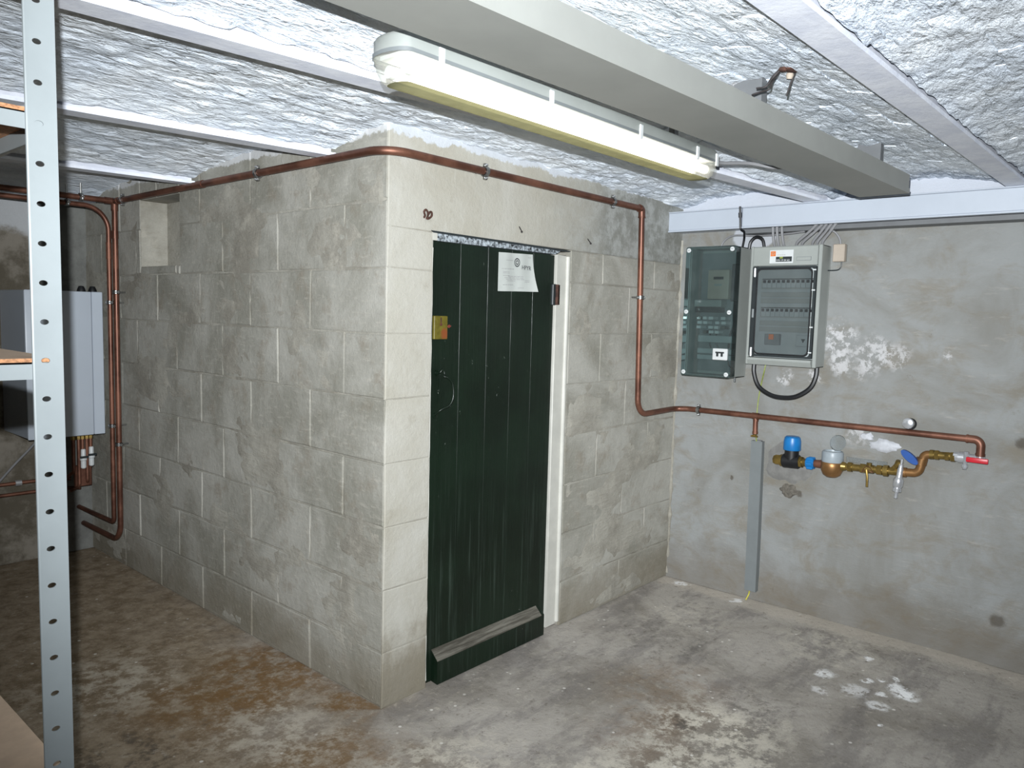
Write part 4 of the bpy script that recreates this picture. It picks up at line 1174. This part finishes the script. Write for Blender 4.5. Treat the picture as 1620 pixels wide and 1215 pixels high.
# --- cables around the boxes
CX = W - 0.045
def cable(pts, r, mat, label, sm=5, group=None):
    o = MB().tube(spline(pts, sm), r, 8).build('cable', mat)
    return tag(o, label, 'cable', group)
ordn = ['leftmost', 'second', 'third', 'fourth', 'fifth', 'sixth', 'seventh', 'rightmost']
for q, (yb, yt, zt) in enumerate(((-0.560, -0.556, 1.93), (-0.582, -0.578, 1.93), (-0.606, -0.600, 1.93), (-0.664, -0.772, 1.93), (-0.690, -0.797, 1.93), (-0.742, -0.816, 1.93), (-0.762, -0.836, 1.93), (-0.788, -0.858, 1.93))):
    xx = 1.945 - 0.004 * (q % 2)
    cable([(xx + 0.03, yb, 1.812), (xx + 0.012, yb + (yt - yb) * 0.12, 1.835), (xx, yb + (yt - yb) * 0.6, 1.875), (xx - 0.004, yt, 1.915)], 0.0068, M['cable_grey'], '%s of the grey cables rising from the distribution board to the white beam' % ordn[q], group='grey cables above the distribution board')
cable([(CX, -0.255, 1.815), (CX, -0.262, 1.850), (CX, -0.292, 1.878), (CX, -0.34, 1.888), (CX, -0.45, 1.880), (CX - 0.03, -0.60, 1.879), (CX - 0.035, -0.70, 1.886)], 0.0045, M['cable_grey'], 'thin grey cable arching over the meter cabinet')
cable([(CX - 0.02, -0.418, 1.815), (CX - 0.02, -0.425, 1.850), (CX - 0.02, -0.452, 1.872), (CX - 0.02, -0.485, 1.858), (CX - 0.02, -0.498, 1.812)], 0.0085, M['black'], 'short black cable arch between the two electrical boxes')
cable([(1.995, -0.476, 1.245), (1.99, -0.480, 1.19), (1.985, -0.510, 1.125), (1.98, -0.575, 1.088), (1.98, -0.64, 1.080), (1.98, -0.705, 1.092), (1.985, -0.765, 1.135), (1.99, -0.788, 1.19), (1.995, -0.790, 1.245)], 0.0115, M['black'], 'thick black cable hanging in a loop under the distribution board')
cable([(W - 0.03, -0.862, 1.745), (W - 0.03, -0.862, 1.722), (W - 0.03, -0.852, 1.706), (W - 0.03, -0.830, 1.702), (W - 0.03, -0.800, 1.702)], 0.0028, M['dark'], 'thin dark cable under the beige junction box')
cable([(W - 0.025, -0.852, 1.820), (W - 0.028, -0.846, 1.850), (W - 0.035, -0.826, 1.880), (W - 0.05, -0.800, 1.892)], 0.005, M['cable_grey'], 'grey cable bending up from the beige junction box')
cable([(2.0, -0.535, 1.245), (2.0, -0.528, 1.20), (2.03, -0.505, 1.14), (2.035, -0.492, 1.06), (2.032, -0.489, 0.98), (2.015, -0.494, 0.92), (2.012, -0.497, 0.886), (2.022, -0.499, 0.84)], 0.0030, M['green_wire'], 'green and yellow earth wire down to the pipe stub')
ec = thing('earth_clamp', (PX, -0.499, 0.868), 'small brass earth clamp under the capped pipe stub', 'clamp')
MB().lathe([(0.0, 0.0), (0.011, 0.0), (0.011, 0.010), (0.0, 0.010)], (PX - 0.002, -0.499, 0.866), (0, 0, 1), 8, caps=False).build('body', M['brass'], ec)
MB().cyl((PX - 0.026, -0.490, 0.871), (PX + 0.012, -0.490, 0.871), 0.004, 8).build('screw', M['brass'], ec)
MB().cyl((PX - 0.010, -0.518, 0.869), (PX - 0.010, -0.484, 0.869), 0.0045, 6).build('lug', M['brass'], ec)
# --- vertical wall duct
wd = thing('wall_duct', (W, -0.505, 0.045), 'vertical grey plastic cable duct on the right wall below the pipe', 'cable duct')
MB().prism([(W - 0.034, -0.478, 0.052), (W - 0.034, -0.538, 0.052), (W + 0.004, -0.538, 0.052), (W + 0.004, -0.478, 0.052)], (0, 0, 0), (0, 0.008, 0.788)).build('cover', M['mid_grey'], wd, smooth=0)
MB().prism([(W - 0.028, -0.488, 0.840), (W - 0.028, -0.520, 0.840), (W, -0.520, 0.840), (W, -0.488, 0.840)], (0, 0, 0), (0, 0, 0.004)).build('end_cap', M['cable_grey'], wd, smooth=0)
cable([(W - 0.016, -0.500, 0.056), (W - 0.020, -0.498, 0.03), (W - 0.030, -0.494, 0.012), (W - 0.036, -0.490, 0.0)], 0.0035, M['yellow_wire'], 'yellow and green wire leaving the foot of the grey duct')

# ================================================================== water meter group
wm = thing('water_meter', (PX, -0.9, 0.72), 'brass water meter group with blue cap, taps and red lever on the right wall', 'water meter')
AX = PX
def az(y): return 0.764 + (-0.606 - y) * 0.045
def along(mb, y0, y1, r, n=16, r2=None): return mb.cyl((AX, y0, az(y0)), (AX, y1, az(y1)), r, n, r2)
mb = MB(); along(mb, -0.604, -0.618, 0.020, 6, 0.027); along(mb, -0.618, -0.640, 0.027, 6); along(mb, -0.640, -0.652, 0.030, 12)
mb.cyl((AX, -0.628, az(-0.628)), (W + 0.004, -0.628, az(-0.628)), 0.018, 12)
mb.build('inlet_nut', M['brass'], wm, smooth=30)
mb = MB(); along(mb, -0.650, -0.656, 0.030, 20, 0.035); along(mb, -0.656, -0.728, 0.035, 20); along(mb, -0.728, -0.734, 0.035, 20, 0.030)
mb.cyl((AX, -0.692, 0.77), (AX, -0.692, 0.824), 0.034, 20)
mb.build('valve_body', M['black'], wm, smooth=40)
MB().lathe([(0.0, 0.0), (0.040, 0.0), (0.042, 0.004), (0.041, 0.045), (0.037, 0.062), (0.030, 0.068), (0.0, 0.069)], (AX, -0.692, 0.824), (0, 0, 1), 22, caps=False).build('blue_cap', M['blue'], wm, smooth=30)
mb = MB(); along(mb, -0.734, -0.748, 0.029, 6); along(mb, -0.748, -0.772, 0.020)
mb.build('union_nut', M['brass'], wm, smooth=30)
bn = MB(); along(bn, -0.768, -0.806, 0.025, 12)
bno = bn.build('lock_ring', M['blue'], wm, smooth=30)
for q in range(6):
    a = q * PI / 3
    MB().box(AX + math.cos(a) * 0.026 - 0.006, AX + math.cos(a) * 0.026 + 0.006, -0.802, -0.772, az(-0.787) + math.sin(a) * 0.026 - 0.006, az(-0.787) + math.sin(a) * 0.026 + 0.006, 0.002).build('lug', M['blue'], bno, smooth=30)
mb = MB(); along(mb, -0.804, -0.848, 0.018, 16, 0.022)
mb.build('meter_inlet', M['copper'], wm, smooth=40)
MB().lathe([(0.0, 0.0), (0.024, 0.003), (0.040, 0.014), (0.049, 0.034), (0.051, 0.056), (0.050, 0.072), (0.047, 0.076)], (AX, -0.888, 0.718), (0, 0, 1), 26, caps=False).build('meter_body', M['bronze'], wm, smooth=60)
ml = MB().lathe([(0.047, 0.0), (0.049, 0.004), (0.0485, 0.044), (0.045, 0.052), (0.038, 0.053), (0.036, 0.044), (0.0, 0.044)], (AX, -0.888, 0.793), (0, 0, 1), 26, caps=False).build('register_ring', M['lid_grey'], wm, smooth=30)
MB().lathe([(0.0, 0.0), (0.034, 0.0)], (AX, -0.888, 0.8375), (0, 0, 1), 20, caps=False).build('dial', M['paper'], ml)
hl = MB().lathe([(0.0, 0.0), (0.036, 0.0), (0.0385, 0.004), (0.0365, 0.006), (0.0, 0.003)], (AX + 0.030, -0.900, 0.882), (-1, 0.1, 0.28), 24, caps=False).build('flip_lid', M['clear_plastic'], ml)
mb = MB(); along(mb, -0.934, -0.952, 0.024, 16, 0.018); along(mb, -0.952, -1.035, 0.0165); along(mb, -0.962, -0.980, 0.024, 6); along(mb, -1.018, -1.040, 0.023, 6)
mb.build('outlet_union', M['brass'], wm, smooth=30)
mb = MB(); along(mb, -1.040, -1.075, 0.020, 12)
mb.cyl((AX - 0.006, -1.056, az(-1.056)), (AX - 0.006, -1.056, az(-1.056) + 0.03), 0.012, 10)
st_ = mb.build('stop_tap', M['brass'], wm, smooth=30)
MB().tube([(AX - 0.026, -1.050, az(-1.05)), (AX - 0.030, -1.057, 0.752), (AX - 0.028, -1.058, 0.706)], 0.0058, 8).build('lever', M['brass'], st_)
MB().tube(spline([(AX - 0.024, -1.030, 0.770), (AX - 0.030, -1.045, 0.795), (AX - 0.030, -1.062, 0.800), (AX - 0.028, -1.080, 0.775), (AX - 0.028, -1.055, 0.782), (AX - 0.024, -1.030, 0.770)], 5), 0.0016, 6).build('seal_wire', M['copper'], st_)
mb = MB(); along(mb, -1.072, -1.205, 0.0165); along(mb, -1.090, -1.112, 0.024, 6); along(mb, -1.118, -1.138, 0.026, 12)
mb.tube(fillet([(AX, -1.135, az(-1.135)), (AX - 0.006, -1.160, az(-1.16) + 0.012), (AX - 0.012, -1.182, 0.832)], [0.01]), 0.0125, 10)
mb.cyl((AX - 0.012, -1.180, 0.826), (AX - 0.014, -1.186, 0.842), 0.016, 6)
mb.build('check_valve', M['brass'], wm, smooth=30)
dt = MB().lathe([(0.0, -0.122), (0.0075, -0.122), (0.0085, -0.116), (0.007, -0.110), (0.0085, -0.104), (0.007, -0.098), (0.009, -0.092), (0.019, -0.090), (0.019, -0.074), (0.016, -0.072), (0.0215, -0.064), (0.0215, -0.036), (0.017, -0.028), (0.013, -0.020), (0.013, 0.012), (0.010, 0.020), (0.010, 0.034), (0.006, 0.036), (0.006, 0.060), (0.0, 0.060)], (AX - 0.022, -1.192, 0.795), (0.0, -0.09, 1), 14, caps=False).build('drain_tap', M['chrome'], wm, smooth=35)
hv = MB(); Mx = Matrix.Translation((AX - 0.026, -1.228, 0.868)) @ Matrix.Rotation(math.radians(38), 4, 'X')
vv = [Mx @ Vector((0.010 * s_, 0.044 * math.cos(2 * PI * q / 18), 0.017 * math.sin(2 * PI * q / 18))) for s_ in (-1, 1) for q in range(18)]
hv.add(vv, [[q, (q + 1) % 18, 18 + (q + 1) % 18, 18 + q] for q in range(18)] + [list(range(18))[::-1], list(range(18, 36))])
hv.build('blue_handle', M['blue_dark'], dt, smooth=40)
el = fillet([(AX, -1.195, 0.792), (AX, -1.262, 0.797), (AX, -1.280, 0.884), (AX, -1.318, 0.888)], [0.030, 0.022], 8)
mb = MB().tube(el, 0.0185, 14)
mb.cyl((AX, -1.196, 0.792), (AX, -1.214, 0.793), 0.022, 12); mb.cyl((AX, -1.268, 0.838), (AX, -1.273, 0.866), 0.0235, 14)
mb.build('double_elbow', M['bronze'], wm, smooth=40)
mb = MB().cyl((AX, -1.300, 0.887), (AX, -1.400, 0.892), 0.0165, 14)
for y_, r_, n_ in ((-1.302, 0.021, 12), (-1.322, 0.0225, 6), (-1.362, 0.020, 6), (-1.384, 0.022, 6)):
    mb.cyl((AX, y_, 0.888), (AX, y_ - 0.016, 0.889), r_, n_)
mb.build('brass_nipple', M['brass'], wm, smooth=30)
bv = MB().cyl((AX, -1.394, 0.892), (AX, -1.412, 0.892), 0.0205, 8); bv.cyl((AX, -1.412, 0.892), (AX, -1.440, 0.893), 0.024, 16); bv.cyl((AX, -1.440, 0.893), (AX, -1.492, 0.894), 0.0185, 12)
bv.cyl((AX - 0.018, -1.444, 0.893), (AX - 0.018, -1.444, 0.922), 0.011, 10); bv.cyl((AX - 0.018, -1.441, 0.893), (AX - 0.018, -1.441, 0.846), 0.0085, 10); bv.cyl((AX - 0.018, -1.441, 0.866), (AX - 0.018, -1.441, 0.854), 0.012, 8)
bv.cyl((AX, -1.492, 0.882), (AX, -1.492, 0.906), 0.0195, 14)
bvo = bv.build('ball_valve', M['chrome'], wm, smooth=35)
MB().box(AX - 0.034, AX - 0.024, -1.528, -1.446, 0.880, 0.902, 0.004, 2).build('red_lever', M['red'], bvo, smooth=40)
MB().box(W - 0.036, W - 0.032, -1.125, -0.945, 0.800, 0.824, 0.001).build('clear_tag', M['clear_plastic'], wm, smooth=0)

# ================================================================== boiler corner
bl = thing('boiler', (-0.255, LB, 0.745), 'white wall-hung boiler in the dark back corner', 'boiler')
MB().box(-0.440, -0.124, 2.306, LB, 0.748, 1.512, 0.004).build('casing', M['boiler'], bl, smooth=30)
MB().box(-0.442, -0.126, 2.296, 2.308, 0.744, 1.514, 0.006, 2).build('front_cover', M['boiler'], bl, smooth=30)
MB().box(-0.123, -0.068, 2.300, LB, 0.744, 1.514, 0.003).build('side_cover', M['boiler'], bl, smooth=30)
for x in (-0.158, -0.102):
    MB().lathe([(0.022, 0.0), (0.020, 0.012), (0.012, 0.030), (0.0, 0.032)], (x, 2.345, 1.513), (0, 0, 1), 14, caps=False).build('top_plug', M['black'], bl)
for q, (x, zb) in enumerate(((-0.178, 0.52), (-0.150, 0.44), (-0.130, 0.56), (-0.108, 0.46), (-0.088, 0.55))):
    tl = MB().tube(fillet([(x, 2.46, 0.75), (x, 2.46, zb), (x - 0.02 if q < 3 else x + 0.03, 2.52 + 0.01 * q, zb - 0.04)], [0.02]), 0.0095, 10).build('pipe_tail', M['copper'], bl, smooth=60)
    MB().cyl((x, 2.46, 0.72), (x, 2.46, 0.70), 0.013, 6).build('nut', M['brass'], tl)
for x, z in ((-0.130, 0.60), (-0.088, 0.61)):
    vo = MB().lathe([(0.010, -0.055), (0.014, -0.05), (0.014, -0.012), (0.018, -0.008), (0.018, 0.010), (0.013, 0.014), (0.012, 0.05), (0.009, 0.054)], (x, 2.452, z - 0.01), (0, 0, 1), 12, caps=True).build('isolating_valve', M['white_plastic'], bl, smooth=35)
    MB().box(x - 0.022, x + 0.022, 2.43, 2.44, z - 0.006, z + 0.006, 0.002).build('valve_lever', M['dark'], vo, smooth=30)
MB().box(-0.17, -0.08, 2.47, 2.49, 0.43, 0.55, 0.004).build('manifold', M['copper'], bl, smooth=30)
for k, (z, lab) in enumerate(((0.462, 'upper of two copper pipes low on the wall left of the boiler'), (0.402, 'lower of two copper pipes low on the wall left of the boiler'))):
    po = thing('copper_pipe', (-1.2, 2.63, z), lab, 'pipe')
    MB().tube(fillet([(-3.1, 2.63, z + 0.01), (-0.30 + 0.1 * k, 2.63, z), (-0.16 + 0.05 * k, 2.56, z + 0.002)], [0.04]), 0.010, 10).build('pipe', M['copper'], po, smooth=60)
    MB().cyl((-0.415 - 0.3 * k, 2.63, z), (-0.385 - 0.3 * k, 2.63, z), 0.016, 8).build('fitting', M['chrome'], po, smooth=30)
tag(MB().tube(spline([(-0.62, 2.58, 0.36), (-0.50, 2.60, 0.485), (-0.42, 2.60, 0.575), (-0.33, 2.59, 0.675), (-0.29, 2.56, 0.752)], 6), 0.006, 8).build('cable', M['cable_grey']), 'grey cable slanting up to the underside of the boiler', 'cable')
wp = thing('waste_pipe', (-0.93, 1.6, 1.95), 'pale plastic pipe under the ceiling at the far left behind the shelf', 'pipe')
MB().tube(fillet([(-0.935, 0.50, 2.09), (-0.935, 0.50, 1.955), (-0.905, LB, 1.945)], [0.06], 8), 0.036, 18).build('pipe', M['waste'], wp, smooth=60)
MB().cyl((-0.927, 0.95, 1.953), (-0.926, 1.02, 1.953), 0.041, 18).build('coupling', M['waste'], wp, smooth=40)

# ================================================================== storage shelf
sh = thing('storage_shelf', (-1.83, -0.78, 0.0), 'pale grey perforated steel storage shelf cut by the left edge of the picture', 'shelf')
SX1, SX0, SY0, SY1, SH = -1.3555, -2.28, -0.990, -0.590, 1.90
def flange(mb, org, ux, uz, un, wd_, h, hole_c, pitch=0.05, hw=0.0052, hh=0.0036, th=0.0022, n=16, z00=0.0):
    """perforated steel strip: real holes, real thickness; ux across, uz up, un outward"""
    org, ux, uz, un = Vector(org), Vector(ux), Vector(uz), Vector(un)
    cells = int(h / pitch + 0.001)
    for c in range(cells):
        zc = z00 + c * pitch
        rect = []
        for q in range(n):
            a = 2 * PI * q / n; cx, cz = math.cos(a), math.sin(a)
            k = 1 / max(abs(cx), abs(cz))
            rect.append((cx * k, cz * k))
        outer = [((hole_c + (rx * (wd_ - hole_c) if rx > 0 else rx * hole_c)), zc + pitch / 2 + rz * pitch / 2) for rx, rz in rect]
        inner = [(hole_c + math.cos(2 * PI * q / n) * hw, zc + pitch / 2 + math.sin(2 * PI * q / n) * hh) for q in range(n)]
        for d in (0, -th):
            pass
        vv = [org + ux * a + uz * b for a, b in outer] + [org + ux * a + uz * b for a, b in inner] + [org + ux * a + uz * b - un * th for a, b in outer] + [org + ux * a + uz * b - un * th for a, b in inner]
        ff = []
        for q in range(n):
            k = (q + 1) % n
            ff += [[q, k, n + k, n + q], [2 * n + k, 2 * n + q, 3 * n + q, 3 * n + k], [n + q, n + k, 3 * n + k, 3 * n + q]]
            ax_, bx_ = outer[q], outer[k]
            if (abs(ax_[0]) < 1e-6 and abs(bx_[0]) < 1e-6) or (abs(ax_[0] - wd_) < 1e-6 and abs(bx_[0] - wd_) < 1e-6):
                ff.append([k, q, 2 * n + q, 2 * n + k])
        mb.add(vv, ff)
def upright(cx, cy, dx, dy, lab=None):
    """L profile with its corner at cx, cy and flanges running in direction dx (X) and dy (Y)"""
    mb = MB()
    flange(mb, (cx, cy, 0), (dx, 0, 0), (0, 0, 1), (0, -dy, 0), 0.034, SH, 0.021)
    flange(mb, (cx, cy + dy * 0.0022, 0), (0, dy, 0), (0, 0, 1), (-dx, 0, 0), 0.034, SH, 0.021)
    mb.tube([(cx + dx * 0.034, cy + dy * 0.0018, 0.0), (cx + dx * 0.034, cy + dy * 0.0018, 1.90)], 0.0020, 6)
    o = mb.build('upright', M['shelf_paint'], sh, smooth=25, fix=True)
    MB().box(cx + dx * -0.002, cx + dx * 0.036, cy + dy * -0.002, cy + dy * 0.036, 0.0, 0.012, 0.002).build('foot', M['dark'], o, smooth=30)
    return o
upright(SX1, SY0, -1, 1); upright(SX1, SY1, -1, -1); upright(SX0, SY0, 1, 1); upright(SX0, SY1, 1, -1)
def shelf_level(zt, bh=0.022, th=0.005, dz=0.0):
    mb = MB()
    bo = MB().box(SX0 + 0.003, SX1 - 0.003, SY0 + 0.0045, SY1 - 0.0045, zt - th, zt, mi=0)
    bo.m = [1, 0, 1, 1, 1, 1]
    bo.build('shelf_board', [M['hardboard'], M['board_edge']], sh, smooth=0)
    zb0, zb1 = zt - th - bh, zt - th - 0.0005
    for yy, s_ in ((SY0 + 0.0024, 1), (SY1 - 0.0024, -1)):
        MB().box(SX0 + 0.003, SX1 - 0.003, min(yy, yy + s_ * 0.0018), max(yy, yy + s_ * 0.0018), zb0, zb1).box(SX0 + 0.036, SX1 - 0.036, min(yy, yy + s_ * 0.02), max(yy, yy + s_ * 0.02), zb1 - 0.0018, zb1).build('shelf_beam', M['shelf_paint'], sh, smooth=0)
    for xx, s_ in ((SX0 + 0.0026, 1), (SX1 - 0.0026, -1)):
        MB().box(min(xx, xx + s_ * 0.0018), max(xx, xx + s_ * 0.0018), SY0 + 0.006, SY1 - 0.006, zb0, zb1).build('shelf_beam', M['shelf_paint'], sh, smooth=0)
for zt in (1.693, 1.378, 0.800, 0.25):
    shelf_level(zt)

# ================================================================== small ironwork
for k, (x, z, lab) in enumerate(((0.683, 1.805, 'nail in the lintel above the middle of the door'), (1.167, 1.800, 'nail in the wall right of the door head'))):
    no = MB().tube([(x + 0.016, 0.004, z + 0.012), (x, -0.020, z - 0.004), (x - 0.010, -0.034, z - 0.014)], 0.0022, 6)
    no.cyl((x - 0.010, -0.034, z - 0.014), (x - 0.0112, -0.0358, z - 0.0152), 0.0045, 8)
    tag(no.build('nail', M['iron']), lab, 'nail')
hk = thing('bent_hook', (0.175, 0.0, 1.80), 'rusty heart-shaped bent hook on the wall above the left door corner', 'hook')
pts = [(0.170, 0.004, 1.792), (0.168, -0.006, 1.800), (0.160, -0.010, 1.812), (0.166, -0.012, 1.820), (0.175, -0.013, 1.812), (0.174, -0.014, 1.797), (0.170, -0.013, 1.790), (0.182, -0.012, 1.791), (0.196, -0.011, 1.802), (0.196, -0.010, 1.814), (0.188, -0.010, 1.814), (0.178, -0.010, 1.802)]
MB().tube(spline(pts, 5), 0.0040, 8).build('wire', M['rust'], hk)
# rusty fixing in the vault
ch = thing('ceiling_fixing', (0.205, -1.30, 2.09), 'rusty bracket with bent wires hanging from the whitewashed vault', 'bracket')
mb = MB().box(0.180, 0.228, -1.322, -1.296, 2.074, 2.096, 0.006, 2); mb.box(0.172, 0.190, -1.308, -1.290, 2.070, 2.080, 0.003); mb.box(0.222, 0.240, -1.334, -1.316, 2.076, 2.090, 0.003)
mb.build('bracket', M['rust'], ch, smooth=40)
MB().lathe([(0.0, 0.0), (0.008, 0.0), (0.010, 0.005), (0.007, 0.014), (0.0, 0.014)], (0.214, -1.304, 2.074), (0.2, 0.2, -1), 10, caps=False).build('plug', M['beige'], ch)
for q, path in enumerate(([(0.180, -1.296, 2.076), (0.182, -1.272, 2.058), (0.186, -1.254, 2.042), (0.172, -1.236, 2.038)], [(0.180, -1.296, 2.076), (0.190, -1.270, 2.054), (0.202, -1.258, 2.040), (0.188, -1.240, 2.032), (0.174, -1.224, 2.024)], [(0.180, -1.296, 2.078), (0.184, -1.272, 2.060), (0.190, -1.260, 2.048)], [(0.226, -1.312, 2.076), (0.232, -1.300, 2.055), (0.238, -1.288, 2.025)])):
    MB().tube(spline(path, 4), 0.0024 if q != 2 else 0.0045, 6).build('bent_wire', M['iron'], ch)
